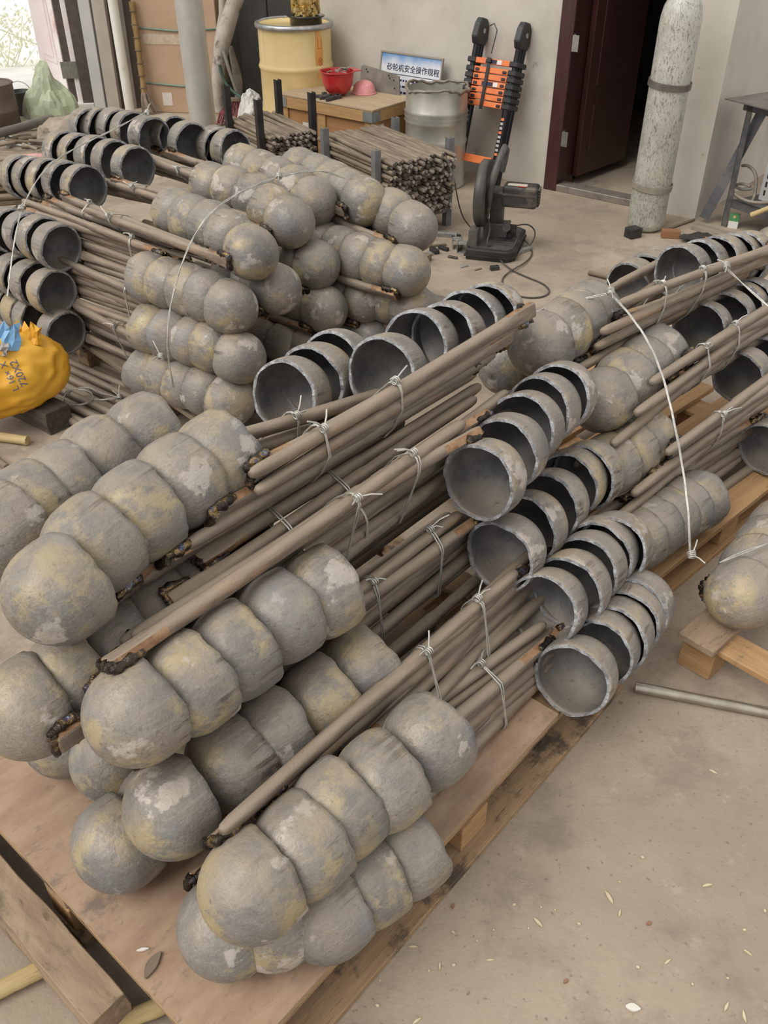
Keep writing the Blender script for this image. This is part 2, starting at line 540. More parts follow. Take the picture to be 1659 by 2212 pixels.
def hull2(pts):
    pts = sorted(pts)
    def half(seq):
        h = []
        for p in seq:
            while len(h) > 1 and (h[-1][0] - h[-2][0]) * (p[1] - h[-2][1]) - (h[-1][1] - h[-2][1]) * (p[0] - h[-2][0]) <= 0:
                h.pop()
            h.append(p)
        return h[:-1]
    return half(pts) + half(list(reversed(pts)))
def tie(c, d, right, up, rods, label, kdir):
    "two turns of wire drawn tight round the handles where they cross the plane at c"
    pts = []
    for p0, dr in rods:
        t = (c - p0).dot(d) / dr.dot(d)
        if t < 0.03 or t > 0.9: continue
        q = p0 + dr * t - c
        x, y = q.dot(right), q.dot(up)
        for k in range(8):
            w = 2 * PI * k / 8
            pts.append((x + (HR + .0035) * math.cos(w), y + (HR + .0035) * math.sin(w)))
    if len(pts) < 16: return
    h = hull2(pts)
    loop = []
    for i in range(len(h)):
        a, b = Vector(h[i]), Vector(h[(i + 1) % len(h)])
        n = max(1, int((b - a).length / .015))
        for k in range(n): loop.append(a.lerp(b, k / n))
    W = [c + right * p.x + up * p.y for p in loop]
    mb = MB()
    for s_ in (-0.0026, 0.0026):
        mb.tube([p + d * (s_ + 0.0015 * math.sin(i * .6 + s_ * 500)) for i, p in enumerate(W)], 0.0021, 5, closed=True)
    ctr = sum(W, Vector()) / len(W)
    j = max(range(len(W)), key=lambda i: (W[i] - ctr).dot(kdir))
    nrm = (W[j] - ctr).normalized()
    spiral_knot(mb, W[j], nrm.cross(d), nrm)
    tag(mb.build('wire_tie', M_WIRE), label, 'wire tie', 'wire ties round ladle handles')

def bundle(row, domes, mouths, theta, hd, hm, nd=None, nm=None, adir=None, sp=0.115, spm=0.085, ties=(0.5,), span=34, length=1.0, mlen=None, mtilt=(0, 0, 0)):
    """domes: photo points of the dome centres, end cup first; mouths: photo points of the open mouths, innermost first; hd, hm heights"""
    def pts(lst, h):
        n = len(lst)
        h2 = h if isinstance(h, (tuple, list)) else (h, h)
        return [p if isinstance(p, Vector) else P(p[0], p[1], h2[0] + (h2[1] - h2[0]) * (i / max(1, n - 1))) for i, p in enumerate(lst)]
    D = pts(domes, hd); Mo = pts(mouths, hm)
    if adir is not None:
        a = Vector(adir).normalized()
    else:
        a = (Mo[0] - D[0]).normalized()
    nd = nd if nd is not None else len(D); nm = nm if nm is not None else len(Mo)
    if mlen:
        Mo = [D[0] + a * mlen]
    while len(D) < nd and D:
        D.append(D[-1] + a * sp + Vector((LR.uniform(-.006, .006), LR.uniform(-.006, .006), 0)))
    while len(Mo) < nm and Mo:
        Mo.append(Mo[-1] + a * spm)
    right = Vector((a.y, -a.x, 0)).normalized()
    up = right.cross(a)
    def u(t):
        t = math.radians(t); return right * math.cos(t) + up * math.sin(t)
    grp = 'nested steel ladles, ' + row
    RODS.clear()
    def aim(p, uv, far, d0):
        "handles lie along the outside of the cups at the far end"
        if not far:
            return (d0 + uv * LR.uniform(-.01, .02)).normalized()
        tgt = far[min(1, len(far) - 1)] + uv * (R + .0115 + LR.uniform(.012, .03))
        return (tgt - (p + uv * (R + .0115))).normalized()
    arc = []
    n = max(nd, nm)
    for k, c in enumerate(D):
        th = theta + (k - (n - 1) / 2) * span - span / 4
        arc.append(th)
        # each cup points along its own stretch of the chain
        j = min(k + 1, len(D) - 1)
        ax = a
        if len(D) > 1:
            ch = (D[-1] - D[0]).normalized()
            ax = (a * 0.6 + ch * 0.4).normalized()
        ax = (ax + Vector((LR.uniform(-.05, .05), LR.uniform(-.05, .05), LR.uniform(-.05, .05)))).normalized()
        ladle(c + ax * SK, ax, u(th), 'steel ladle, %s from dome end, %s' % (ORD[k], row), grp, 0.0, aim(c + ax * SK, u(th), Mo, a))
    for k, c in enumerate(Mo):
        th = theta + (k - (n - 1) / 2) * span + span / 4
        arc.append(th)
        ax = -a
        if len(Mo) > 1:
            ch = (Mo[0] - Mo[-1]).normalized()
            ax = (ax * 0.75 + ch * 0.25).normalized()
        ax = (ax + Vector((LR.uniform(-.05, .05), LR.uniform(-.05, .05), LR.uniform(-.05, .05)))).normalized()
        axt = (ax + Vector(mtilt)).normalized()
        ladle(c, axt, u(th), 'steel ladle, %s from open end, %s' % (ORD[k], row), grp, 0.0, aim(c, u(th), list(reversed(D)), -a))
    arc = sorted(arc)
    if D and len(arc) > 2:
        L = (Mo[0] - D[-1]).length if Mo else length - sp * (nd - 1)
        for q, t in enumerate(ties):
            which = ['nearer the domes', 'nearer the mouths'][q % 2] if len(ties) > 1 else 'twisted'
            tie(D[-1] + a * (L * t), a, right, up, RODS, 'grey wire tie %s round handles, %s' % (which, row), (Vector((0, -.6, .8)) + right * LR.uniform(-.6, .6)).normalized())
    return D, Mo, a

PW = 'plywood stack'
def NMX(a, b, z): return Vector((-.274 + .653 * a - .757 * b, .668 + .757 * a + .653 * b, z))
MT = (.08, -.05, .22)
bundle('top tier by the yellow sack, ' + PW, [(8, 1150), (62, 1103), (135, 1060), (215, 1000), (312, 948)], [(612, 862), (668, 828), (712, 795)], -45, .83, .80, ties=(0.35, 0.8), span=22, adir=(.585, .81, 0), mtilt=(.05, -.1, .28))
bundle('top tier with fanned handles, ' + PW, [(125, 1278), (200, 1182), (295, 1112), (385, 1045), (468, 992)], [(820, 812), (893, 752), (955, 735), (1003, 705), (1045, 690)], -42, (.84, .86), .86, ties=(0.35, 0.85), span=26, mtilt=(.05, -.1, .28))
bundle('third tier, ' + PW, [(295, 1540), (405, 1478), (500, 1410), (600, 1335), (690, 1285)], [(1030, 1045), (1083, 985), (1122, 930), (1160, 890), (1200, 862)], 168, (.66, .63), .68, ties=(0.3, 0.7), span=24, mtilt=MT)
bundle('tucked under the top tier, ' + PW, [(62, 1530), (150, 1470)], [], 42, .61, .6, nd=5, adir=(.653, .757, 0.0), ties=(0.35, 0.7), span=19)
bundle('second tier, inner row, ' + PW, [(375, 1745), (500, 1648), (588, 1590), (692, 1518), (780, 1452)], [(1075, 1205), (1128, 1148), (1178, 1098), (1222, 1052), (1258, 1035)], 182, .43, .47, ties=(0.3, 0.75), span=18, mtilt=MT)
bundle('second tier, edge row, ' + PW, [(544, 1917), (650, 1831), (727, 1755), (822, 1692), (922, 1606)], [(1167, 1322), (1222, 1282), (1258, 1238), (1288, 1203), (1318, 1192)], 184, .42, .38, ties=(0.3, 0.7), span=17, mtilt=MT)
bundle('bottom tier along the edge, ' + PW, [(492, 2000), (590, 1982), (700, 1965), (785, 1900), (868, 1838)], [(1232, 1472), (1285, 1412), (1318, 1385), (1345, 1350), (1362, 1322)], 192, .262, .262, ties=(0.75,), span=16, mtilt=MT, adir=(.653, .757, 0.0))
bundle('bottom tier beneath the inner row, ' + PW, [(258, 1822)], [], -20, .262, .26, nd=4, adir=(.653, .757, 0.0), ties=())
bundle('bottom tier beneath the tucked row, ' + PW, [(245, 1640)], [], -30, .262, .26, nd=4, adir=(.653, .757, 0.0), ties=())
bundle('bottom tier, innermost row, ' + PW, [(140, 1590)], [], -60, .262, .26, nd=4, adir=(.653, .757, 0.0), ties=())
bundle('second tier, inside row, ' + PW, [(290, 1450)], [], 40, .43, .43, nd=5, span=19, adir=(.653, .757, 0.0), ties=())
bundle('third tier, inside row, ' + PW, [NMX(.30, .78, .60)], [], 72, .60, .60, nd=5, span=19, adir=(.653, .757, 0.0), ties=())

BK = 'stack by rod racks'
AB = (-.77, .64, 0.0)
bundle('top tier, first row, ' + BK, [(545, 547), (500, 515), (462, 492), (420, 478), (384, 462)], [(192, 407), (150, 398), (115, 392), (85, 388), (58, 385)], 228, .745, .70, ties=(0.3, 0.7), span=20)
bundle('top tier, second row, ' + BK, [(627, 482), (590, 455), (555, 430), (508, 412), (460, 402)], [(300, 366), (255, 352), (218, 343), (182, 337), (148, 332)], 232, .745, .745, ties=(0.6,), span=18)
bundle('top tier, third row, ' + BK, [(679, 437), (640, 410), (605, 392), (567, 375), (530, 362)], [(335, 300), (293, 288), (262, 282), (228, 280), (200, 282)], 235, .745, .80, ties=(0.3,), span=18)
bundle('top tier, fourth row, ' + BK, [(788, 437), (752, 418), (722, 400), (690, 385), (652, 370)], [(418, 312), (380, 296)], 230, .745, .78, ties=(0.4,), span=18)
bundle('top tier, fifth row, ' + BK, [(894, 492), (848, 462)], [(510, 328), (478, 322)], 220, .70, .745, ties=(), span=18)
bundle('third tier, first row, ' + BK, [(501, 665), (455, 642), (415, 628), (370, 615), (328, 603)], [(135, 537), (100, 520), (70, 510), (32, 500)], 5, .575, .575, ties=(0.35,), span=22)
bundle('second tier, first row, ' + BK, [(519, 773), (465, 750), (425, 738), (375, 725), (332, 712)], [(125, 635), (85, 615), (50, 600), (8, 585)], 0, .405, .405, ties=(0.4,), span=22)
bundle('bottom tier, first row, ' + BK, [(497, 868), (448, 845), (405, 830), (360, 815), (322, 808)], [(145, 722), (90, 690), (65, 675), (38, 660)], 10, .235, .235, ties=(0.5,), span=22)
for tier, h, lst in (('third tier', .575, [(597, 625), (684, 573), (783, 556), (879, 586)]), ('second tier', .405, [(701, 669), (788, 647), (892, 665)]), ('bottom tier', .235, [(623, 747), (714, 772), (800, 732), (953, 690)])):
    for i, p in enumerate(lst):
        bundle('%s, %s row, %s' % (tier, ORD[i + 1], BK), [p], [], -100 + 20 * (i % 3), h, h, nd=3, adir=AB, ties=())

RP = 'stack on bare pallet'
bundle('top tier, ' + RP, [(1165, 747), (1205, 720), (1238, 698), (1268, 675)], [(1463, 590), (1503, 578), (1542, 568), (1577, 562), (1603, 560)], -20, .71, .68, ties=(0.3, 0.7), span=24, mtilt=(0, -.05, .12))
bundle('third tier, ' + RP, [(1300, 866), (1345, 825), (1382, 795), (1415, 770)], [(1508, 715), (1560, 690), (1592, 672), (1612, 662)], -20, .57, .55, ties=(0.2, 0.9), span=24, mtilt=(0, -.05, .12))
bundle('second tier, ' + RP, [(1312, 1008), (1350, 980), (1385, 950)], [(1593, 818), (1640, 785), (1670, 765)], -15, .41, .40, ties=(0.4,), span=26)
bundle('bottom tier, ' + RP, [(1368, 1168), (1402, 1145), (1436, 1122), (1468, 1102), (1500, 1085)], [], 215, .235, .235, ties=(), span=18, adir=(.74, .67, 0))
bundle('bottom tier, rear row, ' + RP, [], [(1648, 973), (1690, 950)], 150, .235, .235, ties=(), adir=(.74, .67, 0))
bundle('top tier, rear row, ' + RP, [(1095, 790), (1130, 765)], [(1355, 622), (1392, 604), (1415, 592)], 15, .55, .55, ties=())
bundle('small pallet beside the loose tube', [(1600, 1285), (1628, 1232), (1655, 1190), (1685, 1150)], [], -95, .24, .24, ties=(), adir=(.70, .71, 0))
bundle('floor beside the steel bench', [(1664, 527)], [], -90, .1, .1, ties=(), adir=(.95, .2, 0))
# ------------------------------------------------------------------ pallets, plywood, timbers
def V2(x, y, z=0.0): return Vector((x, y, z))
C0 = V2(-.274, .668); NA = V2(.653, .757); NBv = V2(-.757, .653)
def NM(a, b, z=0.0): return C0 + NA * a + NBv * b + Vector((0, 0, z))
NF = frame(C0, NA)          # x along the handles, y to the left, z up
def plank(mb, x0, x1, y0, y1, z0, z1, mi=0):
    mb.box(((x0 + x1) / 2, (y0 + y1) / 2, (z0 + z1) / 2), (x1 - x0, y1 - y0, z1 - z0), mi)
def pboard(root, name, x0, x1, y0, y1, z0, z1, mat, bevel=0.002):
    "a plank with its own origin and its grain along its longest side"
    dx, dy, dz = x1 - x0, y1 - y0, z1 - z0
    c = Vector(((x0 + x1) / 2, (y0 + y1) / 2, (z0 + z1) / 2))
    if dy > dx:
        M = T(c) @ RZ(PI / 2); d = (dy, dx, dz)
    else:
        M = T(c); d = (dx, dy, dz)
    return MB().box((0, 0, 0), d).build(name, mat, root, M, bevel)

pal = thing('wooden_pallet', 'dirty pine pallet on floor beneath the plywood sheet', 'pallet', NF)
for y in (-.03, .485, 1.0):
    pboard(pal, 'bottom_board', -.005, 1.42, y, y + .10, 0.0, .02, M_PALLETDIRTY)
    for x in (0.0, .70, 1.31):
        pboard(pal, 'block', x, x + .10, y + .034, y + .12, .02, .105, M_PALLET)
    pboard(pal, 'stringer_board', 0, 1.41, y + .04, y + .12, .105, .125, M_PALLETDIRTY)
for i in range(7):
    x = 0.0 + i * .217
    pboard(pal, 'deck_board', x, x + .10, .015, 1.10, .125, .1455, M_PALLETDIRTY)
ply = thing('plywood_sheet', 'reddish plywood sheet under the ladle stack', 'plywood', NF @ T((0, 0, .146)))
mb = MB(); plank(mb, 0.0, 1.092, 0.0, 1.16, 0.011, .0165); mb.build('face_veneer', M_PLY, ply)
for i in range(3):
    mb = MB(); o = 0.0012 * (i % 2)
    plank(mb, o, 1.092 - o, o, 1.16 - o, 0.0037 * i, 0.0037 * (i + 1)); mb.build('core_veneer', M_PLYEDGE if i % 2 == 0 else M_PALLETDIRTY, ply)

def rough_beam(name, M, L, w, h, mat, seed, label, cat='timber', knock=0.006):
    mb = MB()
    nx = 26
    ring = [(-1, -1), (0, -1), (1, -1), (1, 0), (1, 1), (0, 1), (-1, 1), (-1, 0)]
    vs = []
    for i in range(nx + 1):
        x = L * i / nx
        for (a, b) in ring:
            rd = 0.93 if a and b else 1.0
            q = Vector((x * 9 + seed, a * 1.3, b * 1.3))
            d = knock * mnoise.noise(q)
            vs.append((x + (knock * mnoise.noise(q * 2) if i in (0, nx) else 0), a * (w / 2) * rd + d, h / 2 + b * (h / 2) * rd + (d if b > 0 else 0)))
    fs = []
    for i in range(nx):
        for k in range(8):
            l = (k + 1) % 8
            fs.append((i * 8 + k, i * 8 + l, (i + 1) * 8 + l, (i + 1) * 8 + k))
    fs += [tuple(reversed(range(8))), tuple(nx * 8 + k for k in range(8))]
    mb.add(vs, fs, 0, False)
    o = mb.build(name, mat, None, M, 0.002)
    return tag(o, label, cat)
rough_beam('squared_timber', frame(NM(-.062, .285, .006), NBv), 1.25, .084, .108, M_TIMBER, 3.0, 'squared brown timber lying beside the plywood sheet')
rough_beam('squared_timber', frame(P(134, 930, 0.0) + V2(0, 0, 0), (-.80, .60, 0)), .75, .12, .105, M_DARKWOOD, 9.0, 'dark blackened timber block beneath the yellow sack')
def stick(pts, r, mat, label, name='wooden_stick', group=None, seg=8, cat='stick'):
    n = 8
    pts = [Vector(p) for p in pts]
    path = []
    for i in range(len(pts) - 1):
        for k in range(n):
            path.append(pts[i].lerp(pts[i + 1], k / n))
    path.append(pts[-1])
    org = path[0].copy()
    sd = random.uniform(0, 50)
    rr = [r * (1 + .10 * mnoise.noise(Vector((i * .6 + sd, 0, 0)))) for i in range(len(path))]
    d = (pts[-1] - pts[0]).normalized()
    F = frame(org, d)
    Fi = F.inverted()
    o = MB().tube([Fi @ p for p in path], rr, seg).build(name, mat, None, F)
    return tag(o, label, cat, group)
stick([P(-40, 2158, .022), P(92, 2092, .022)], .019, M_STICK, 'pale stripped stick poking from under the brown timber')
stick([P(215, 2225, .022), P(352, 2172, .022)], .019, M_STICK, 'pale stripped stick ending beside the plywood edge')
stick([P(-40, 938, .02), P(60, 952, .02)], .020, M_STICK, 'pale stick beside the dark timber block')
stick([P(-30, 975, .015), P(15, 1010, .015)], .014, M_OLDWOOD, 'brown stick stub on floor near the dark timber')

# loose handles lying on the floor in front of the rack-side stack
lr = [((95, 770), (300, 868)), ((110, 800), (283, 880)), ((105, 830), (262, 902)), ((95, 852), (240, 916)), ((88, 872), (222, 932)), ((150, 905), (205, 948)), ((150, 782), (325, 858)), ((190, 770), (330, 838))]
for i, (p, q) in enumerate(lr):
    A, B = P(*p, .02), P(*q, .02)
    d = (B - A).normalized()
    A = B - d * .8
    stick([A, B], .0172, M_HAND, 'loose steel rod on floor below the rack-side stack', 'steel_rod', 'loose rods on floor by the dark timber', 10, 'rod')
def wire_path(name, pts, label, r=.0020, strands=2, knots=(), group=None, cat='wire', mat=None, sm=2):
    pts = [Vector(p) for p in pts]
    for _ in range(sm):
        q = [pts[0]]
        for i in range(len(pts) - 1):
            a, b = pts[i], pts[i + 1]
            q += [a * .75 + b * .25, a * .25 + b * .75]
        q.append(pts[-1]); pts = q
    # even resample so that strands twist gently
    res = [pts[0]]
    for a, b in zip(pts, pts[1:]):
        n = max(1, int((b - a).length / .012))
        for k in range(1, n + 1): res.append(a.lerp(b, k / n))
    mb = MB()
    for s in range(strands):
        ph = s * 2 * PI / max(1, strands)
        o = [(p + Vector((math.cos(i * .35 + ph), math.sin(i * .35 + ph), math.sin(i * .35 + ph))) * (r * .9 if strands > 1 else 0)) for i, p in enumerate(res)]
        mb.tube(o, r, 5)
    for k in knots:
        spiral_knot(mb, k, (1, 0, 0), (0, -.5, .85), r=.011, turns=3.5)
    return tag(mb.build(name, mat or M_WIRE), label, cat, group)
def z1(x, y, h=.04): return P(x / 5.027, 640 + y / 5.027, h)
wire_path('wire_offcut', [z1(*p) for p in [(690, 1050), (760, 1010), (870, 1010), (980, 1030), (1020, 1090), (1000, 1140), (880, 1180), (720, 1180), (670, 1190), (690, 1100), (720, 1050), (800, 1005), (870, 1000), (980, 990), (1060, 1040), (1180, 1075), (1300, 1100), (1150, 1125), (1020, 1115)]], 'twisted loop of scrap wire lying on loose rods', knots=[z1(690, 1195), z1(1300, 1100)])

# pallet under the rack-side stack
bf = V2(-.68, .73); bg = V2(.73, .68)
BF = frame(V2(-.60, 2.835), bf, (0, 0, 1))   # y axis points to the camera side
pal = thing('wooden_pallet', 'old grey-brown pallet under stack by rod racks', 'pallet', BF)
for i in range(5):
    pboard(pal, 'deck_board', -.08, 1.20, -.12 - i * .24, -.01 - i * .24, .115, .136, M_OLDWOOD)
for x in (-.08, .46, 1.10):
    pboard(pal, 'stringer_board', x, x + .10, -1.1, 0.0, .096, .115, M_OLDWOOD)
    for y in (-.10, -.55, -1.05):
        pboard(pal, 'block', x, x + .10, y, y + .09, .018, .096, M_PALLETDIRTY)
for y in (-.10, -1.05):
    pboard(pal, 'bottom_board', -.08, 1.2, y, y + .09, 0, .018, M_OLDWOOD)

# bare pallet on the right
RF = frame(P(1388, 1275, .13) * Vector((1, 1, 0)).to_tuple()[0] if False else Vector((P(1388, 1275, .13).x, P(1388, 1275, .13).y, 0)), (.73, .69, 0))
pal = thing('wooden_pallet', 'clean orange pine pallet with gapped deck boards', 'pallet', RF)
for i, (w, g) in enumerate(((.125, 0), (.10, .065), (.10, .06), (.12, .06), (.12, .06), (.12, .06))):
    y0 = sum(q[0] + q[1] for q in ((.125, 0), (.10, .065), (.10, .06), (.12, .06), (.12, .06), (.12, .06))[:i]) + g
    pboard(pal, 'deck_board', -.03, 1.30, y0, y0 + w, .108, .13, M_PALLET)
for x in (0.0, .50, 1.10):
    pboard(pal, 'stringer_board', x - .02, x + .10, 0.01, 1.0, .09, .108, M_PALLET)
    for y in (.01, .45, .90):
        pboard(pal, 'block', x, x + .11, y, y + .10, .02, .09, M_PALLET)
for y in (-.005, .45, .90):
    pboard(pal, 'bottom_board', -.01, 1.28, y, y + .105, 0, .02, M_PALLET)

# small pallet at the right edge
SFo = P(1540, 1420, .12)
SF = frame(Vector((SFo.x, SFo.y, 0)), (.72, .69, 0))
pal = thing('wooden_pallet', 'small pallet corner with grained block beside the loose tube', 'pallet', SF)
pboard(pal, 'deck_board', 0.0, .17, .0, .11, .115, .138, M_TIMBER)
pboard(pal, 'deck_board', .20, 1.0, .0, .11, .115, .138, M_TIMBER)
cm = thing  # keep name short
o = MB().box((0, 0, 0), (.95, .10, .02)).build('stringer_board', M_PALLET, pal, T((.09, -.36, .104)) @ RZ(-PI / 2), .002)
pboard(pal, 'block', .03, .12, .005, .105, .0, .094, M_PALLET)
pboard(pal, 'block', .03, .12, -.75, -.65, .0, .094, M_PALLET)
pboard(pal, 'deck_board', .0, .95, -.50, -.39, .115, .138, M_TIMBER)
stick([P(1372, 1484, .016), P(1900, 1586, .016)], .0155, simple('bright_tube_steel', (.34, .30, .25), (.45, .41, .35), 20, .32, .75), 'loose bright steel tube on floor by small pallet', 'steel_tube', None, 16, 'tube')

# long binding wires
R1 = lambda px, py, s: PS(px, py, s)
wire_path('binding_wire', [R1(1105, 703, 2.62), R1(1150, 675, 2.66), R1(1210, 655, 2.75), R1(1318, 634, 2.72)], 'binding wire running from the yellow dome over the pallet stack', strands=2)
wire_path('binding_wire', [R1(1318, 634, 2.70), R1(1355, 672, 2.62), R1(1400, 735, 2.58), R1(1432, 810, 2.50), R1(1455, 905, 2.46), R1(1475, 1010, 2.48), R1(1488, 1110, 2.44), R1(1490, 1200, 2.46)], 'long binding wire hanging down front of stack on bare pallet', knots=[R1(1318, 632, 2.69), R1(1493, 1200, 2.45)], strands=3)
wire_path('binding_wire', [R1(1567, 578, 2.95), R1(1610, 618, 2.85), R1(1680, 680, 2.8)], 'binding wire over handles by the frame-side ladle mouths', knots=[R1(1568, 576, 2.94)], strands=2)
wire_path('binding_wire', [P(16, 640, .50), P(30, 520, .67), P(48, 445, .76), P(90, 370, .85), P(150, 325, .86), P(240, 283, .90), P(310, 245, .92)], 'binding wire over open ladle mouths of stack by racks', knots=[P(46, 452, .76), P(318, 245, .92)], strands=2)
wire_path('binding_wire', [PS(375, 838, 3.30), PS(362, 770, 3.22), PS(362, 690, 3.18), PS(382, 600, 3.16), PS(412, 520, 3.12), PS(455, 455, 3.10), PS(530, 408, 3.25), PS(605, 380, 3.42), PS(690, 365, 3.52), PS(745, 385, 3.62)], 'binding wire looped over domes of stack by racks', knots=[PS(348, 772, 3.2), PS(603, 382, 3.40)], strands=2)
wire_path('binding_wire', [P(1555, 1215, .33), P(1600, 1195, .345), P(1670, 1170, .36)], 'binding wire round domes on the small pallet', strands=2)
# ------------------------------------------------------------------ the building
W0 = V2(1.15, 6.42); WD = V2(.788, -.615).normalized(); WN = V2(WD.y, -WD.x)
if WN.y > 0: WN = -WN
def WP(t, out=0.0, z=0.0): return W0 + WD * t + WN * out + Vector((0, 0, z))
WF = frame(W0, WD)           # x along the wall to the right, y away from the camera
def wbox(mb, t0, t1, y0, y1, z0, z1, mi=0): plank(mb, t0, t1, y0, y1, z0, z1, mi)
WH = 2.7
mb = MB(); wbox(mb, -2.30, 0.0, 0, .2, 0, WH); wbox(mb, .80, 1.09, 0, .2, 0, WH); wbox(mb, 0, .80, 0, .2, 2.1, WH)
struct(mb.build('wall_back', M_WALL, None, WF))
mb = MB(); wbox(mb, .89, 1.09, .2, 2.6, 0, WH); struct(mb.build('wall_right', M_WALL, None, WF))
LB = WP(-2.30)               # where the back wall ends; the left part of the hall goes deeper
mb = MB(); wbox(mb, -2.30, -2.10, .2, 1.6, 0, WH); struct(mb.build('wall_side', M_WALL, None, WF))
# room behind the door
M_DARKROOM = simple("storeroom_gloom", (.055, .05, .045), (.08, .072, .064), 3, .9)  # darkness of the unlit room put into a near-black wall colour
mb = MB()
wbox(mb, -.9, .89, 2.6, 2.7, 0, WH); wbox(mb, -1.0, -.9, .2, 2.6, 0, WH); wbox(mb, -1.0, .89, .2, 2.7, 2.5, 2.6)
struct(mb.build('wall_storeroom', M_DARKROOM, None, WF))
M_DOOR = simple('dark_red_door', (.040, .012, .012), (.062, .020, .018), 5, .45, 0, 0.15, 60, stretch=(8, 8, 1.2), coat=.1)
M_HINGE = simple('hinge_steel', (.35, .34, .31), (.48, .46, .42), 40, .35, .8)
fr = struct(bpy.data.objects.new('door_1', None)); COL.objects.link(fr); fr.matrix_local = WF
def part(name, mat, parent, fn, bevel=0.0, segs=1):
    mb = MB(); fn(mb); return mb.build(name, mat, parent, None, bevel, segs)
part('jamb', M_DOOR, fr, lambda m: wbox(m, -.015, .085, -.025, .215, 0, 2.1), .004)
part('jamb', M_DOOR, fr, lambda m: wbox(m, .74, .81, -.025, .215, 0, 2.1), .004)
part('header', M_DOOR, fr, lambda m: wbox(m, .085, .74, -.025, .215, 2.02, 2.1), .004)
part('threshold', simple('threshold_steel', (.22, .19, .165), (.30, .26, .22), 10, .5, .4, dirt=(.14, .11, .09)), fr, lambda m: wbox(m, .0, .80, -.02, .10, 0, .045), .003)
# door leaf, swung into the storeroom
leafM = T((.09, .19, .06)) @ RZ(math.radians(84))
lf = MB(); lf.box((.32, -.02, .97), (.64, .04, 1.94)); lf = lf.build('leaf', M_DOOR, fr, leafM, .003)
for (z0, z1) in ((.16, .46), (.58, 1.20), (1.32, 1.84)):
    mb = MB(); mb.box((.32, -.041, (z0 + z1) / 2), (.44, .012, z1 - z0)); mb.build('panel', M_DOOR, lf, None, .005)
for z in (.28, .86, 1.62):
    mb = MB(); mb.tube([(0, 0, z), (0, 0, z + .10)], .009, 10); mb.box((.022, -.022, z + .05), (.045, .004, .095)); mb.box((-.022, -.002, z + .05), (.045, .004, .095))
    mb.build('hinge', M_HINGE, fr, T((.088, -.005, .02)))
# left part of the hall: end wall with the open outer doorway
E0 = P(206, 233, 0) + V2(0, .08); ED = V2(.985, .17).normalized(); EF = frame(E0, ED)
mb = MB()
wbox(mb, .0, 2.4, 0.02, .22, 0, WH); wbox(mb, -1.25, 0, 0.02, .22, 2.15, WH); wbox(mb, -4.5, -1.35, 0.02, .22, 0, WH)
struct(mb.build('wall_left', simple('grey_hall_plaster', (.30, .28, .25), (.38, .35, .31), 3, .9), None, EF))
M_BRN = simple('brown_frame', (.075, .055, .05), (.11, .085, .075), 14, .5)
M_GLAREPAINT = simple('glare_pink_door', (.84, .70, .68), (.92, .88, .85), 2.0, .5, dirt=(.62, .34, .33), dirtlo=.58)  # reddish door bleached pale: outdoor glare is put into this colour
d2 = struct(bpy.data.objects.new('door_2', None)); COL.objects.link(d2); d2.matrix_local = EF
part('jamb', M_BRN, d2, lambda m: wbox(m, -.12, .03, -.03, .14, 0, 2.15), .004)
part('jamb', M_BRN, d2, lambda m: wbox(m, -1.35, -1.25, -.03, .25, 0, 2.15), .004)
part('header', M_BRN, d2, lambda m: wbox(m, -1.25, -.05, -.03, .25, 2.08, 2.15), .004)
part('edge_strip', M_GLAREPAINT, d2, lambda m: wbox(m, -.17, -.12, .02, .10, .02, 2.08), .003)
part('edge_strip', M_BRN, d2, lambda m: wbox(m, -.235, -.17, .03, .12, .02, 2.08), .003)
part('sill', simple('pale_sill', (.62, .58, .54), (.72, .69, .66), 12, .8), d2, lambda m: wbox(m, -1.25, -.02, -.06, .28, 0, .035), .004)
lM = T((-.235, .10, .03)) @ RZ(math.radians(118))
lf = MB().box((.30, 0, 1.0), (.60, .04, 2.0)).build('leaf', M_GLAREPAINT, d2, lM, .003)
for (z0, z1) in ((.30, .95), (1.05, 1.85)):
    mb = MB(); mb.box((.30, .022, (z0 + z1) / 2), (.36, .014, z1 - z0)); mb.box((.30, .030, (z0 + z1) / 2), (.27, .014, z1 - z0 - .1)); mb.build('panel', M_GLAREPAINT, lf, None, .006)
mb = MB(); mb.tube([(0, 0, .22), (0, 0, .36)], .014, 10); mb.box((.04, -.012, .29), (.08, .006, .14)); mb.box((-.04, -.012, .29), (.07, .006, .14)); mb.build('hinge', M_HINGE, d2, T((-.19, .02, .02)))
# ground outdoors, daylight glare put into its near-white colour
og = MB().add([(-14, .25, .004), (6, .25, .004), (6, 9, .004), (-14, 9, .004)], [(0, 1, 2, 3)]).build('ground_outside', simple('glare_concrete', (.80, .79, .75), (.90, .89, .86), 4, .9), None, EF)
struct(og)
M_LEAF = simple('glare_leaf', (.80, .82, .58), (.90, .91, .78), 20, .7)  # leaves and stems paled, overexposed daylight sits in their colour
sh = thing('garden_shrub', 'shrub outside the open left door, glare put into leaf colour', 'shrub', EF @ T((-1.05, 2.1, .005)))
mb = MB(); rr = random.Random(5)
for i in range(420):
    c = Vector((rr.gauss(0, .38), rr.gauss(0, .16), abs(rr.gauss(.30, .18))))
    M = T(c) @ Euler((rr.uniform(0, 6), rr.uniform(0, 6), rr.uniform(0, 6))).to_matrix().to_4x4()
    mb.add([(0, 0, 0), (.025, .016, .004), (.06, 0, 0), (.025, -.016, .004)], [(0, 1, 2, 3)], 0, False, M)
lv = mb.build('foliage', M_LEAF, sh); lv['kind'] = 'stuff'
mb = MB()
for i in range(7):
    mb.tube([(rr.uniform(-.3, .3) * .4, 0, 0), (rr.uniform(-.3, .3), rr.uniform(-.1, .1), .22), (rr.uniform(-.45, .45), rr.uniform(-.15, .15), .5)], .006, 5)
mb.build('stems', M_LEAF, sh)

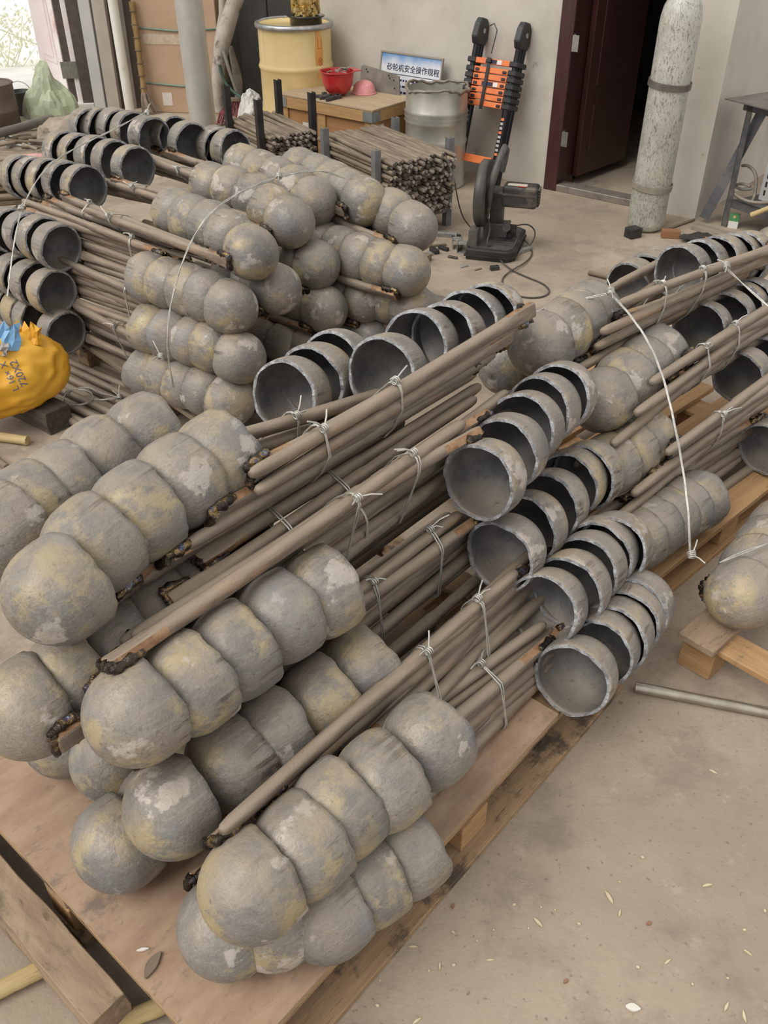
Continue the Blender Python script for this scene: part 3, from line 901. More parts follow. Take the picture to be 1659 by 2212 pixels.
# ------------------------------------------------------------------ things along the back
def drum_profile(r, H, ribs, lip=.012, rib=.012):
    pr = [(r - .004, 0.0), (r + lip, 0.004), (r + lip, .02), (r, .026)]
    for z in ribs:
        pr += [(r, z - .03), (r + rib * .5, z - .014), (r + rib, z), (r + rib * .5, z + .014), (r, z + .03)]
    pr += [(r, H - .03)]
    return pr
M_YEL = simple('yellow_drum_paint', (.70, .53, .23), (.75, .58, .28), 5, .33, 0, 0, coat=.25, dirt=(.50, .40, .22), dirtlo=.66)
M_BAND = simple('lid_band_steel', (.36, .36, .36), (.50, .50, .49), 30, .35, .8)
dr = thing('oil_drum', 'yellow steel drum with clamped lid by the back wall', 'drum', T((-.665, 7.42, 0)) @ RZ(.6) @ Matrix.Diagonal((1, 1, 1.035, 1)))
mb = MB(); mb.lathe(drum_profile(.27, .88, (.30, .60)), 48); mb.build('body', M_YEL, dr)
mb = MB(); mb.lathe([(.27, .845), (.287, .85), (.292, .864), (.287, .88), (.272, .885), (.265, .874)], 48); mb.build('lid_band', M_BAND, dr)
mb = MB(); mb.lathe([(.27, .872), (.262, .872), (.255, .862), (.02, .862)], 48, cap1=True); mb.build('lid', M_YEL, dr)
# orange label on the drum, following its curve
M_ORG = simple('orange_label', (.72, .35, .08), (.78, .42, .12), 9, .6)
M_RED = simple('red_print', (.55, .06, .03), None, 5, .6)
def on_drum(poly, a0, z0, r, name, mat, parent):
    mb = MB()
    for q in poly:
        mb.add([((r) * math.cos(a0 + x / r), r * math.sin(a0 + x / r), z0 + z) for x, z in q], [tuple(range(len(q)))])
    return mb.build(name, mat, parent)
A0 = math.atan2(-.70, .71) - .6 + .02
on_drum([[(-.034, -.16), (.0, -.16), (.0, .16), (-.034, .15)], [(0, -.16), (.025, -.10), (.03, .05), (0, .16)], [(-.034, -.16), (-.034, .15), (-.045, .0)]], A0, .64 + .06, .2718, 'label', M_ORG, dr)
def strk(x0, z0, x1, z1, w=.0035):
    d = Vector((x1 - x0, z1 - z0)); n = Vector((-d.y, d.x)).normalized() * w / 2
    return [(x0 + n.x, z0 + n.y), (x0 - n.x, z0 - n.y), (x1 - n.x, z1 - n.y), (x1 + n.x, z1 + n.y)]
marks = [strk(-.018, .10, -.018, .04), strk(.014, .10, .014, .04), strk(-.024, .034, .02, .034)]
marks += [strk(.018 * math.cos(a), -.05 + .026 * math.sin(a), .018 * math.cos(a + .55), -.05 + .026 * math.sin(a + .55)) for a in [i * 2 * PI / 12 for i in range(12)]]
marks += [strk(-.013, -.07, .013, -.03), strk(-.013, -.03, .013, -.07)]
on_drum(marks, A0, .70, .2726, 'print', M_RED, dr)
# gilded ornament on the drum
M_GOLD = simple('gilded_resin', (.55, .36, .10), (.72, .58, .28), 30, .3, .7, .3, 60)
orn = thing('gilt_ornament', 'gilded ornament on round black base atop yellow drum', 'ornament', T((-.57, 7.35, .893)))
mb = MB(); mb.lathe([(.115, 0), (.118, .01), (.118, .055), (.135, .058), (.14, .066), (.13, .070)], 36, cap0=True, cap1=True); mb.build('base', simple('black_lacquer', (.008, .008, .008), None, 5, .2, coat=.4), orn)
mb = MB(); rr = random.Random(3)
for i in range(90):
    a = rr.uniform(0, 2 * PI); q = rr.uniform(.04, .105); z = .072 + rr.uniform(0, .05) + (.06 if abs(math.cos(a)) > .75 and q > .06 else 0) * rr.random()
    s = rr.uniform(.012, .024)
    mb.box((0, 0, 0), (s, s, s), 0, T((q * math.cos(a), q * math.sin(a), z)) @ RZ(rr.uniform(0, 3)))
mb.build('coin_heap', M_GOLD, orn)
mb = MB(); mb.lathe([(.0, .09), (.055, .10), (.062, .15), (.055, .24), (.05, .30), (.03, .33)], 24); mb.lathe([(.0, .07), (.02, .08), (.02, .30)], 10, 0, True, T((.085, 0, 0))); mb.lathe([(.0, .07), (.02, .08), (.02, .30)], 10, 0, True, T((-.085, 0, 0))); mb.build('figure', M_GOLD, orn)

# galvanised drum with torn rim
M_GALV = simple('galvanised_drum', (.40, .39, .34), (.55, .53, .46), 6, .38, .55, .12, 30, dirt=(.30, .25, .19), dirtlo=.6)
gd = thing('open_drum', 'dented galvanised open drum with torn rim by the ladder', 'drum', T((.36, 6.55, 0)))
mb = MB(); r = .212
pr = [(r - .004, 0.0), (r + .008, .003), (r + .008, .018), (r, .024), (r, .28), (r + .008, .30), (r, .32), (r, .42), (r + .010, .434), (r, .448), (r + .010, .462), (r, .476), (r + .010, .49), (r, .504), (r - .002, .63)]
mb.lathe(pr, 44); mb.lathe([(r - .006, .63), (r - .006, .02), (.001, .02)], 44)
mb.build('body', M_GALV, gd)
pts, rs = [], []
rr = random.Random(8)
for i in range(40):
    a = 2 * PI * i / 40
    pts.append(((r + rr.uniform(-.012, .006)) * math.cos(a), (r + rr.uniform(-.012, .006)) * math.sin(a), .635 + .012 * math.sin(3 * a) + rr.uniform(-.007, .009)))
mb = MB(); mb.tube(pts, [rr.uniform(.007, .013) for _ in pts], 7, closed=True); mb.build('torn_rim', simple('rusty_rim', (.20, .165, .13), (.30, .26, .21), 30, .6, .3), gd)

# crate
M_CRATE = wood('crate_pine', (.46, .28, .12), (.38, .22, .095), (.22, .13, .06), 1.0, .7)
M_CRATEPLY = wood('crate_ply', (.40, .21, .09), (.34, .175, .075), (.25, .13, .06), .6, .7)
M_CRTOP = wood('crate_top', (.36, .27, .175), (.43, .33, .22), (.28, .21, .14), .5, .75)
CRM = frame(V2(-.08, 6.46), WD)
CRX = frame(V2(-.08, 6.47), WD) @ T((-.86, 0, 0))
cr = thing('shipping_crate', 'plywood shipping crate with steel corners beside yellow drum', 'crate', CRX)
part('panel', M_CRATEPLY, cr, lambda m: plank(m, .02, .84, .015, .49, .06, .48), .002)
for (x0, x1) in ((.0, .07), (.36, .43), (.79, .86)):
    part('cleat', M_CRATE, cr, lambda m: plank(m, x0, x1, 0, .02, .05, .42), .002)
part('cleat', M_CRATE, cr, lambda m: plank(m, .84, .86, .0, .07, .05, .42), .002)
part('cleat', M_CRATE, cr, lambda m: plank(m, .84, .86, .42, .49, .05, .42), .002)
part('top_rail', M_CRATE, cr, lambda m: plank(m, -.01, .87, -.012, .02, .42, .495), .002)
part('top_rail', M_CRATE, cr, lambda m: plank(m, .84, .872, .02, .50, .42, .495), .002)
part('skid', M_CRATE, cr, lambda m: plank(m, .0, .86, .0, .08, 0, .06), .002)
part('skid', M_CRATE, cr, lambda m: plank(m, .0, .86, .41, .49, 0, .06), .002)
part('lid', M_CRTOP, cr, lambda m: plank(m, -.01, .875, -.015, .50, .497, .508), .001)
M_BRK = simple('bracket_steel', (.28, .30, .31), (.38, .40, .41), 20, .4, .7)
for x in (.80, 0.0):
    def f(m):
        plank(m, x - .012, x + .075, -.016, -.011, .425, .49)
        if x > .5: plank(m, .87, .876, -.016, .07, .425, .49)
    part('corner_bracket', M_BRK, cr, f)
part('paper_label', simple('white_paper', (.62, .58, .52), None, 5, .8), cr, lambda m: plank(m, .20, .29, .0135, .0145, .30, .335))
part('paper_label', simple('white_paper', (.62, .58, .52), None, 5, .8), cr, lambda m: plank(m, .8405, .8415, .09, .15, .32, .39))
CRT = .508
# red helmet, upside down, with scrap
def crp(x, y, z): return CRX @ Vector((x, y, CRT + z))
M_REDP = simple('red_helmet_plastic', (.42, .015, .02), (.50, .03, .03), 8, .25, 0, 0, coat=.4, dirt=(.30, .05, .04), dirtlo=.7)
hm = thing('safety_helmet', 'red safety helmet upturned as a bowl on the crate', 'helmet', T(crp(.385, .20, .002)))
mb = MB(); pr = [(.02, 0), (.06, .008), (.09, .035), (.107, .08), (.115, .13), (.120, .155)]
mb.lathe(pr, 36, cap0=True); mb.lathe([(r - .004, z + .003) for r, z in reversed(pr)], 36, cap1=True)
mb.build('shell', M_REDP, hm)
mb = MB(); mb.lathe([(.116, .150), (.128, .154), (.129, .160), (.116, .158)], 36); mb.box((.135, 0, .158), (.05, .13, .005), 0, RZ(.4)); mb.build('brim', M_REDP, hm, None)
M_SCRAP = simple('grey_scrap', (.22, .22, .21), (.38, .37, .34), 30, .5, .4)
rr = random.Random(2)
for i in range(7):
    mb = MB(); mb.box((0, 0, 0), (rr.uniform(.05, .11), .02, .006)); o = mb.build('metal_offcut', M_SCRAP, None, T(crp(.385, .20, .165) + Vector((rr.uniform(-.06, .06), rr.uniform(-.05, .05), rr.uniform(-.012, .012)))) @ Euler((rr.uniform(-.5, .5), rr.uniform(-.6, .3), rr.uniform(0, 3))).to_matrix().to_4x4())
    tag(o, 'grey metal offcut lying in the red helmet', 'scrap', 'offcuts in the red helmet')
for i, (x, y, l, a) in enumerate(((.42, .07, .15, .3), (.36, .06, .10, -.2), (.46, .05, .12, .9), (.37, .10, .08, 2.2), (.44, .085, .07, .1))):
    mb = MB(); mb.box((0, 0, .011), (l, .022, .022)); mb.box((l * .45, 0, .014), (.03, .03, .028)); o = mb.build('hand_tool', simple('dark_tool_steel', (.05, .05, .05), (.09, .085, .08), 20, .5, .5), None, T(crp(x, y, 0)) @ RZ(a), .003)
    tag(o, 'dark hand tool lying on crate before red helmet', 'tool', 'hand tools on the crate')
# pink toy helmet behind it and a drilled grey plate
pk = thing('toy_cap', 'pink patterned dome cap behind the red helmet', 'cap', T(crp(.49, .37, 0)) @ Matrix.Scale(.72, 4))
mb = MB(); mb.lathe([(.118, 0), (.115, .03), (.10, .075), (.07, .105), (.03, .12), (.001, .122)], 28); mb.build('dome', simple('pink_plastic', (.72, .25, .26), (.78, .40, .38), 12, .45), pk)
mb = MB(); mb.lathe([(.10, .0), (.128, .0), (.13, .008), (.112, .012)], 28); mb.build('brim', simple('pink_plastic_b', (.74, .30, .31), None, 12, .45), pk)
for i in range(9):
    a = -2.2 + rr.uniform(-1.3, 1.3); z = rr.uniform(.03, .09); q = .113 - max(0, z - .03) * .45
    mb = MB(); mb.box((0, 0, 0), (.012, .012, .004)); mb.build('spot', simple('spot_%d' % i, random.choice([(.15, .2, .45), (.7, .55, .2), (.8, .8, .75)]), None, 5, .5), pk, frame((q * math.cos(a), q * math.sin(a), z), (-math.sin(a), math.cos(a), 0), (math.cos(a), math.sin(a), .5)))
M_GREYPL = simple('worn_grey_plate', (.17, .155, .135), (.26, .235, .20), 10, .6, .3, .2, 40)
M_HOLE = simple('drill_hole', (.02, .02, .02), None, 5, .9)
pM = frame(crp(.37, .47, 0.0), WD, (-.15 * WN.x, -.15 * WN.y, 1))
pl = thing('drilled_plate', 'grey drilled steel plate leaning behind the pink cap', 'plate', pM)
mb = MB(); mb.prism([(0, 0), (.37, 0), (.35, .12), (.31, .13), (.02, .16), (0, .15)], -.006, .006, 0, RX(PI / 2)); mb.build('plate', M_GREYPL, pl)
for (x, z) in ((.05, .135), (.065, .12), (.26, .115), (.27, .10), (.31, .09), (.32, .04)):
    mb = MB(); mb.lathe([(.006, -.0075), (.006, .0075)], 10, 0, False, RX(PI / 2), True, True); mb.build('hole', M_HOLE, pl, T((x, 0, z)))

# notice board leaning on the wall
M_BOARDW = simple('notice_print', (.66, .68, .72), (.72, .73, .75), 3, .4)
def sign_mat():
    t = NT('notice_print_sky')
    co = t.coords(False)
    z = t.sep(co)[2]
    n = t.noise(co, 7, 4)
    f = t.ramp(t.math('ADD', z, t.math('MULTIPLY', n, .12)), .665, .77)
    col = t.mix(f, (.68, .69, .72), (.10, .25, .50))
    return t.done(col, .35, 0, .5)
M_INK = simple('navy_ink', (.015, .02, .06), None, 5, .5)
sp0 = PV(838, 232, WP(0, .17), WN); sgz = .08
sg = WP(0, .0)
tl = PV(829, 112, WP(0, .05), WN); trt = PV(957, 143, WP(0, .05), WN)
wS = (Vector((trt.x, trt.y, 0)) - Vector((tl.x, tl.y, 0))).length
lean = .16
H = .70
topz = tl.z
base = Vector((tl.x, tl.y, 0)) + WN * (.06 + H * math.sin(lean) - .05)
bz = topz - H * math.cos(lean)
SGM = frame(base + Vector((0, 0, bz)), WD, (-WN.x * math.sin(lean), -WN.y * math.sin(lean), math.cos(lean)))
sgn = thing('notice_board', 'framed safety notice board with blue sky header on wall', 'sign', SGM)
part('board', sign_mat(), sgn, lambda m: plank(m, 0, wS, -.004, .004, 0, H))
M_SFR = simple('notice_frame', (.30, .26, .21), None, 5, .5, .3)
for (a, b, c, d) in ((-.012, 0, -.012, H + .012), (wS, wS + .012, -.012, H + .012), (0, wS, H, H + .012), (0, wS, -.012, 0)):
    part('frame_bar', M_SFR, sgn, lambda m: plank(m, a, b, -.009, .007, c, d), .001)
def text(body, size, M, mat, parent, name='lettering', ext=.0008, align='LEFT', depth=None):
    cu = bpy.data.curves.new(name, 'FONT'); cu.body = body; cu.size = size; cu.extrude = ext
    cu.align_x = align
    o = bpy.data.objects.new(name, cu); COL.objects.link(o)
    bpy.context.view_layer.update()
    me = bpy.data.meshes.new_from_object(o)
    bpy.data.objects.remove(o)
    me.materials.clear(); me.materials.append(mat)
    return link(name, me, parent, M)
def tM(x, z, y=-.0055, rot=0.0): return T((x, y, z)) @ RX(PI / 2) @ RZ(rot)
text('砂轮机安全操作规程', wS * .098, tM(wS * .10, H - .105), M_INK, sgn, 'heading')
part('rule_line', M_INK, sgn, lambda m: plank(m, wS * .08, wS * .93, -.0056, -.004, H - .132, H - .128))
rr = random.Random(4)
for k, ln in enumerate(('一、', '', '二、', '三、', '四、')):
    z = H - .175 - .040 * k
    if ln: text(ln, .024, tM(wS * .14, z), M_INK, sgn, 'body_text')
    x = wS * (.24 if ln else .12)
    while x < wS * .85:      # print too small to read
        w = rr.uniform(.012, .03); part('print_mark', M_INK, sgn, lambda m: plank(m, x, x + w, -.0052, -.004, z + .002, z + .015)); x += w + .010

# telescopic ladder leaning on the wall
M_BLK = simple('black_anodised', (.010, .010, .012), (.02, .02, .022), 10, .32, .3)
M_BLKPL = simple('black_plastic', (.018, .018, .02), (.03, .03, .032), 10, .45)
M_ORANGE = simple('orange_rung', (.72, .17, .05), (.78, .22, .07), 10, .4)
ltl = PV(1042, 34, WP(0, .06), WN); ltr = PV(1134, 48, WP(0, .06), WN)
tm = (ltl + ltr) / 2
lw = (Vector((ltr.x, ltr.y, 0)) - Vector((ltl.x, ltl.y, 0))).length
LH = tm.z / math.cos(.26)
LM = frame(Vector((tm.x, tm.y, 0)) + WN * (LH * math.sin(.26)), WD, (-WN.x * math.sin(.26), -WN.y * math.sin(.26), math.cos(.26)))
ld = thing('telescopic_ladder', 'folded black telescopic ladder with orange rungs on wall', 'ladder', LM)
for s in (-1, 1):
    x = s * lw / 2
    for y in (-.012, .055):
        mb = MB(); mb.tube([(x, y, .03), (x, y, LH * .70)], .026, 14); mb.tube([(x, y, LH * .70), (x, y, LH * .90)], .019, 14); mb.build('rail', M_BLK, ld)
        mb = MB(); mb.lathe([(.029, .0), (.031, .01), (.031, .05), (.026, .055)], 14, 0, True, T((x, y, 0)), True); mb.build('foot', M_BLKPL, ld)
        for k in range(7):
            z = LH * .50 + k * .041 + (.012 if k == 6 else 0)
            mb = MB(); mb.box((x, y, z + .016), (.066, .06, .033)); mb.build('collar', M_BLKPL, ld, None, .006)
        mb = MB(); mb.box((x, y, LH * .19), (.062, .058, .03)); mb.build('collar', M_BLKPL, ld, None, .006)
    mb = MB(); prf = [(-.035, .845), (-.058, .885), (-.045, .96), (-.02, .995), (.045, .995), (.075, .96), (.088, .885), (.068, .845)]
    mb.prism([(p[0] + .0, p[1] * LH) for p in prf], x - .024, x + .024, 0, Matrix(((0, 0, 1, 0), (1, 0, 0, 0), (0, 1, 0, 0), (0, 0, 0, 1))))
    mb.build('hinge_housing', M_BLKPL, ld, None, .006)
    mb = MB(); mb.lathe([(.016, -.028), (.016, .028)], 14, 0, False, T((x, .018, LH * .925)) @ RY(PI / 2), True, True); mb.build('pivot_bolt', M_HINGE, ld)
    mb = MB(); mb.lathe([(.010, -.018), (.010, .0)], 12, 0, False, T((x, -.045, LH * .90)) @ RX(PI / 2), True, True); mb.build('pivot_bolt', M_HINGE, ld)
for k in range(7):
    z = LH * .50 + k * .041 + (.012 if k == 6 else 0)
    mb = MB(); mb.box((0, -.012, z + .016), (lw - .06, .045, .034)); rg = mb.build('rung', M_ORANGE, ld, None, .003)
    if k < 6:
        for s in (-1, 1):
            mb = MB(); mb.box((s * (lw / 2 - .058), -.037, z + .014), (.032, .008, .018)); mb.build('release_button', M_BLKPL, rg, None, .004)
mb = MB(); mb.box((0, -.012, LH * .185), (lw - .06, .045, .05)); mb.build('rung', M_ORANGE, ld, None, .003)
for zz in (LH * .50 + 3 * .041, LH * .50 + 6 * .041 + .012):
    mb = MB(); mb.box((-.01, -.0355, zz + .016), (.085, .003, .024)); mb.box((.055, -.0355, zz + .016), (.035, .0035, .026), 1); mb.build('sticker', [M_INK, simple('sticker_white', (.7, .7, .68), None, 4, .5)], ld)
mb = MB(); mb.box((-.022, -.042, LH * .50 + .135), (.022, .006, .31)); mb.build('strap', M_BLKPL, ld)
mb = MB(); mb.box((-.022, -.046, LH * .50 + .28), (.036, .012, .03)); mb.build('strap_buckle', M_BLKPL, ld, None, .004)
mb = MB(); mb.tube([(-.012, -.05, LH * .80), (.0, -.05, LH * .93), (-.03, -.055, LH * .965), (-.06, -.05, LH * .95)], .004, 6); mb.build('carry_cord', M_BLKPL, ld)
for k in range(9):
    zz = LH * (.235 + .026 * k)
    mb = MB(); mb.box((lw / 2, -.039, zz), (.022, .002, .016), 1 if k in (0, 5, 8) else 0); mb.build('rail_sticker', [simple('sticker_grey', (.28, .27, .26), (.5, .48, .45), 90, .5), M_ORANGE], ld)

# gas cylinder chained in front of the wall end
M_CYL = NT('scratched_cylinder_paint')
co = M_CYL.coords(False); c2 = M_CYL.coords(False, (16, 16, 5))
col = M_CYL.mix(M_CYL.ramp(M_CYL.noise(co, 5, 5), .3, .7), (.40, .40, .345), (.54, .53, .47))
col = M_CYL.mix(M_CYL.ramp(M_CYL.noise(c2, 5.5, 9, .8, 0, 1.5), .50, .60, 0, .85), col, (.10, .09, .075))
col = M_CYL.mix(M_CYL.ramp(M_CYL.noise(co, 2.5, 6, .6, 6.0), .55, .72, 0, .5), col, (.36, .31, .24))
M_CYL.bump(M_CYL.noise(c2, 3.5, 8, .7), .15)
M_CYL = M_CYL.done(col, .42, .1, .5)
gc0 = P(1392, 493, 0)
gc = thing('gas_cylinder', 'tall scratched grey gas cylinder beside the dark doorway', 'gas cylinder', T(gc0))
r = .114
mb = MB(); mb.lathe([(.06, 0), (.09, .004), (.108, .02), (r, .05), (r, 1.14), (r * .985, 1.18), (r * .90, 1.23), (r * .72, 1.275), (r * .45, 1.305), (.035, 1.315), (.035, 1.35)], 40, cap0=True, cap1=True); mb.build('body', M_CYL, gc)
mb = MB(); mb.lathe([(.04, 1.34), (.042, 1.43), (.03, 1.46), (.001, 1.465)], 20); mb.build('valve_cap', M_CYL, gc)
M_STRAP = simple('strap_iron', (.13, .115, .10), (.20, .18, .155), 20, .5, .5)
for z, mt in ((.27, simple('strap_pale', (.28, .25, .20), (.36, .33, .27), 20, .5, .3)), (.84, M_STRAP)):
    hp = thing('cylinder_strap', 'iron band round gas cylinder at %s height' % ('knee' if z < .5 else 'waist'), 'strap', T(gc0 + Vector((0, 0, z))) @ RX(.06) @ RY(.06))
    mb = MB(); mb.lathe([(r + .004, -.017), (r + .010, -.017), (r + .010, .017), (r + .004, .017), (r + .004, -.017)], 40, 0, False); mb.build('band', mt, hp)
    mb = MB(); mb.box((0, 0, 0), (.10, .02, .03), 0, T((.09, .10, 0)) @ RZ(.9)); mb.build('lug', mt, hp)
# ------------------------------------------------------------------ racks of cut rod
def rackrod_mesh(L, seed):
    rnd = random.Random(seed)
    mb = MB(); seg = 8; r = .0135
    xs = [(-.001, .75), (.003, .98), (L * .3, 1.0), (L * .65, 1.0), (L - .003, .98), (L, .75)]
    ph = rnd.uniform(0, 6)
    pts = [(x, .0015 * math.sin(5 * x + ph), .0015 * math.cos(4 * x + ph)) for x, _ in xs]
    vs, fs = [], []
    for (x, s), p in zip(xs, pts):
        for k in range(seg):
            a = 2 * PI * k / seg
            vs.append((p[0], p[1] + r * s * math.cos(a), p[2] + r * s * math.sin(a)))
    n = len(xs)
    for i in range(n - 1):
        for k in range(seg):
            l = (k + 1) % seg
            fs.append((i * seg + k, i * seg + l, (i + 1) * seg + l, (i + 1) * seg + k))
    mb.add(vs, fs, 0, True)
    mb.add(vs[:seg], [tuple(reversed(range(seg)))], 1); mb.add(vs[-seg:], [tuple(range(seg))], 1)
    return mb.mesh('rod', [M_RROD, M_CUT])
M_RROD = NT('rack_rod_steel')
_c = M_RROD.coords(True, (1.2, 8, 8))
_col = M_RROD.mix(M_RROD.ramp(M_RROD.noise(_c, 4, 5), .3, .7), (.15, .115, .085), (.29, .23, .165))
_col = M_RROD.mix(M_RROD.ramp(M_RROD.noise(_c, 9, 4, .6, 7.0), .60, .72, 0, .7), _col, (.07, .058, .05))
M_RROD = M_RROD.done(_col, .6, .15, .4)
M_CUT = NT('fresh_cut_end')
_c = M_CUT.coords(True)
_oi = M_CUT.node('ShaderNodeObjectInfo')
_col = M_CUT.mix(M_CUT.ramp(_oi.outputs['Random'], 0.3, .8), (.14, .12, .11), (.66, .60, .58))
_col = M_CUT.mix(M_CUT.ramp(M_CUT.noise(_c, 90, 3), .52, .66), _col, (.16, .125, .105))
M_CUT = M_CUT.done(_col, .4, .35)
M_RACK = simple('rack_channel', (.17, .18, .185), (.25, .26, .265), 12, .45, .5)
M_RACKD = simple('rack_channel_black', (.018, .018, .018), (.04, .036, .033), 12, .5, .3)
rk_rnd = random.Random(21)
def rack(org, facedir, n_w, rows, L, postxs, ph, M_post, label, rlabel, rgroup, z0=.115, over=.10, phs=None, reach=None):
    "org: near left corner of the rod face on floor; rods run away from the face"
    fd = Vector(facedir).normalized()
    bk = Vector((-fd.y, fd.x, 0))
    F = frame(org, fd)           # x across the face, y back along the rods
    rk = thing('rod_rack', label, 'rack', F)
    W = n_w * .0285
    hs = phs or [ph] * 4
    for i, (x, y) in enumerate(((-.022, over), (W + .022, over), (-.022, over + postxs), (W + .022, over + postxs))):
        mb = MB(); h = hs[i]; w = .04; t = .006
        mb.box((x, y, h / 2), (w, t, h)); mb.box((x - w / 2 + t / 2, y + w / 2, h / 2), (t, w, h)); mb.box((x + w / 2 - t / 2, y + w / 2, h / 2), (t, w, h))
        mb.build('post', M_post, rk)
    for y in (over, over + postxs):
        mb = MB(); mb.box((W / 2, y + .02, z0 - .025), (W + .08, .04, .035)); mb.build('cross_rail', M_post, rk)
    for x in (-.022, W + .022):
        mb = MB(); mb.box((x, over + postxs / 2 + .02, z0 - .025), (.035, postxs, .035)); mb.build('side_rail', M_post, rk)
    meshes = [rackrod_mesh(L, s) for s in range(4)]
    for j in range(rows):
        for i in range(n_w - (j % 2)):
            if reach and not reach(i, j, n_w, rows): continue
            x = .014 + i * .0285 + (.01425 if j % 2 else 0) + rk_rnd.uniform(-.002, .002)
            z = z0 + .007 + j * .0249 + rk_rnd.uniform(-.001, .001)
            y = rk_rnd.uniform(-.035, .03)
            p = F @ Vector((x, y, z))
            top = j >= rows - 2
            d = (bk + fd * rk_rnd.uniform(-.01, .01) * (4 if top else 1)).normalized()
            o = link('steel_rod', rk_rnd.choice(meshes), None, frame(p, d) @ RX(rk_rnd.uniform(0, 6)))
            tag(o, rlabel, 'rod', rgroup)
    return F
# every rod on the visible skins of the heap; the heart of each heap is hidden
near_face = lambda i, j, nw, rows: True
rack(V2(.02, 5.30), (.84, .54, 0), 17, 14, .80, .60, .53, M_RACK, 'grey steel rack of cut rods beside the abrasive saw', 'cut steel rod stacked in the grey rack', 'rods in the grey rack', .13, .07,
     None, lambda i, j, nw, rows: True)
rack(V2(-.735, 5.99), (.84, .54, 0), 12, 11, .66, .48, .62, M_RACKD, 'black-posted rack of cut rods before the wooden crate', 'cut steel rod stacked in the black-posted rack', 'rods in the black rack', .18, .06,
     [.66, .66, .66, .66], lambda i, j, nw, rows: j > 3 or i < 2)

# ------------------------------------------------------------------ abrasive cut-off saw
M_SAW = simple('saw_black_paint', (.022, .022, .022), (.05, .046, .042), 9, .5, .2, .1, 40, dirt=(.12, .10, .08), dirtlo=.52)
M_SAWG = simple('saw_grey_cast', (.075, .07, .066), (.13, .12, .11), 9, .55, .3, .15, 40)
M_DISC = simple('saw_guard', (.055, .05, .047), (.11, .10, .09), 6, .5, .3, .1, 40)
sl = V2(.28, .96); sw = V2(.96, -.28)
so = P(1005, 560, 0)
SM = frame(so, sw)             # x to the right, y back
saw = thing('cutoff_saw', 'dusty black abrasive cut-off saw on the floor by rods', 'saw', SM)
mb = MB()
poly = [(.0, .0), (.24, -.0), (.285, .05), (.285, .42), (.24, .46), (.0, .46)]
mb.prism(poly, .0, .065); mb.build('base', M_SAW, saw, None, .008, 2)
mb = MB(); mb.prism([(.02, .02), (.235, .02), (.265, .06), (.265, .40), (.23, .44), (.02, .44)], .065, .070); mb.build('base_top', M_SAWG, saw)
mb = MB(); mb.prism([(-.01, -.006), (.243, -.006), (.291, .047), (.291, .425), (.243, .466), (-.01, .466)], .022, .030); mb.build('base_lip', M_SAW, saw)
mb = MB(); mb.box((.125, .26, .105), (.14, .09, .09)); mb.build('pivot_block', M_SAWG, saw, None, .006)
mb = MB(); mb.box((.205, .25, .10), (.09, .01, .09)); mb.box((.20, .20, .072), (.11, .12, .006)); mb.build('fence', M_SAW, saw, None, .002)
mb = MB(); mb.tube([(.03, .10, .085), (.03, .10, .14), (.03, .17, .16)], .018, 10); mb.box((.03, .08, .115), (.05, .10, .09)); mb.build('vice_jaw', M_SAWG, saw, None)
mb = MB(); mb.tube([(.20, .28, .15), (.20, .17, .15)], .010, 8); mb.lathe([(.022, -.012), (.026, 0), (.022, .012)], 12, 0, False, T((.20, .17, .15)) @ RX(PI / 2), True, True); mb.build('vice_screw', M_SAWG, saw)
# arm carries guard, motor and handle
arm_c = Vector((.105, .20, .33))
mb = MB(); a0 = Vector((.125, .27, .11)); a1 = Vector((.135, .19, .36))
dr_ = (a1 - a0).normalized()
mb.box((0, 0, 0), ((a1 - a0).length, .07, .075), 0, frame((a0 + a1) / 2, dr_, (1, 0, 0))); arm = mb.build('arm', M_SAWG, saw, None, .008)
mb = MB()
gR = .185
prof = [(.03, -.028), (gR - .012, -.028), (gR, -.018), (gR, .018), (gR - .012, .028), (.03, .028)]
mb.lathe(prof, 48, 0, True, T(Vector((.048, .20, .325))) @ RY(PI / 2)); g = mb.build('wheel_guard', M_DISC, saw)
mb = MB(); mb.lathe([(.001, .03), (.045, .03), (.05, .024), (.05, -.03), (.001, -.03)], 24, 0, False, T(Vector((.048, .20, .325))) @ RY(PI / 2)); mb.build('hub', M_SAWG, g)
mt0 = Vector((.165, .19, .335))
mb = MB(); mb.box((.10, 0, 0), (.20, .12, .12), 0, T(mt0)); mo = mb.build('motor', M_SAW, saw, None, .018, 3)
for k in range(7):
    mb = MB(); mb.box((.203, 0, -.045 + .015 * k), (.012, .08, .006), 0, T(mt0)); mb.build('vent_fin', M_SAWG, mo)
mb = MB(); mb.box((.08, -.02, .0615), (.11, .04, .002), 0, T(mt0)); mb.build('rating_plate', simple('rating_plate', (.45, .42, .36), (.55, .5, .42), 80, .5), mo)
mb = MB(); mb.box((.11, -.047, .0612), (.045, .015, .002), 0, T(mt0)); mb.build('warning_sticker', simple('red_sticker', (.35, .05, .03), None, 5, .5), mo)
mb = MB(); mb.box((.10, -.0615, .015), (.19, .004, .012), 0, T(mt0)); mb.build('seam', M_SAWG, mo)
hp = [(.095, .13, .27), (.10, .11, .36), (.115, .12, .45), (.135, .16, .54), (.15, .21, .585), (.155, .25, .56), (.15, .25, .50), (.14, .24, .44)]
mb = MB(); mb.tube(hp, [.014, .019, .021, .020, .019, .017, .015, .014], 12); mb.build('handle', M_SAWG, saw)
mb = MB(); mb.tube([(.095, .13, .27), (.093, .13, .22)], [.015, .007], 8); mb.build('cord_sleeve', M_SAWG, saw)
M_CORD = simple('dusty_cord', (.055, .045, .038), (.10, .082, .068), 20, .6)
c0 = SM @ Vector((.093, .13, .215))
def z6(x, y, h=.006): return P(900 + x / 5.184, 300 + y / 5.184, h)
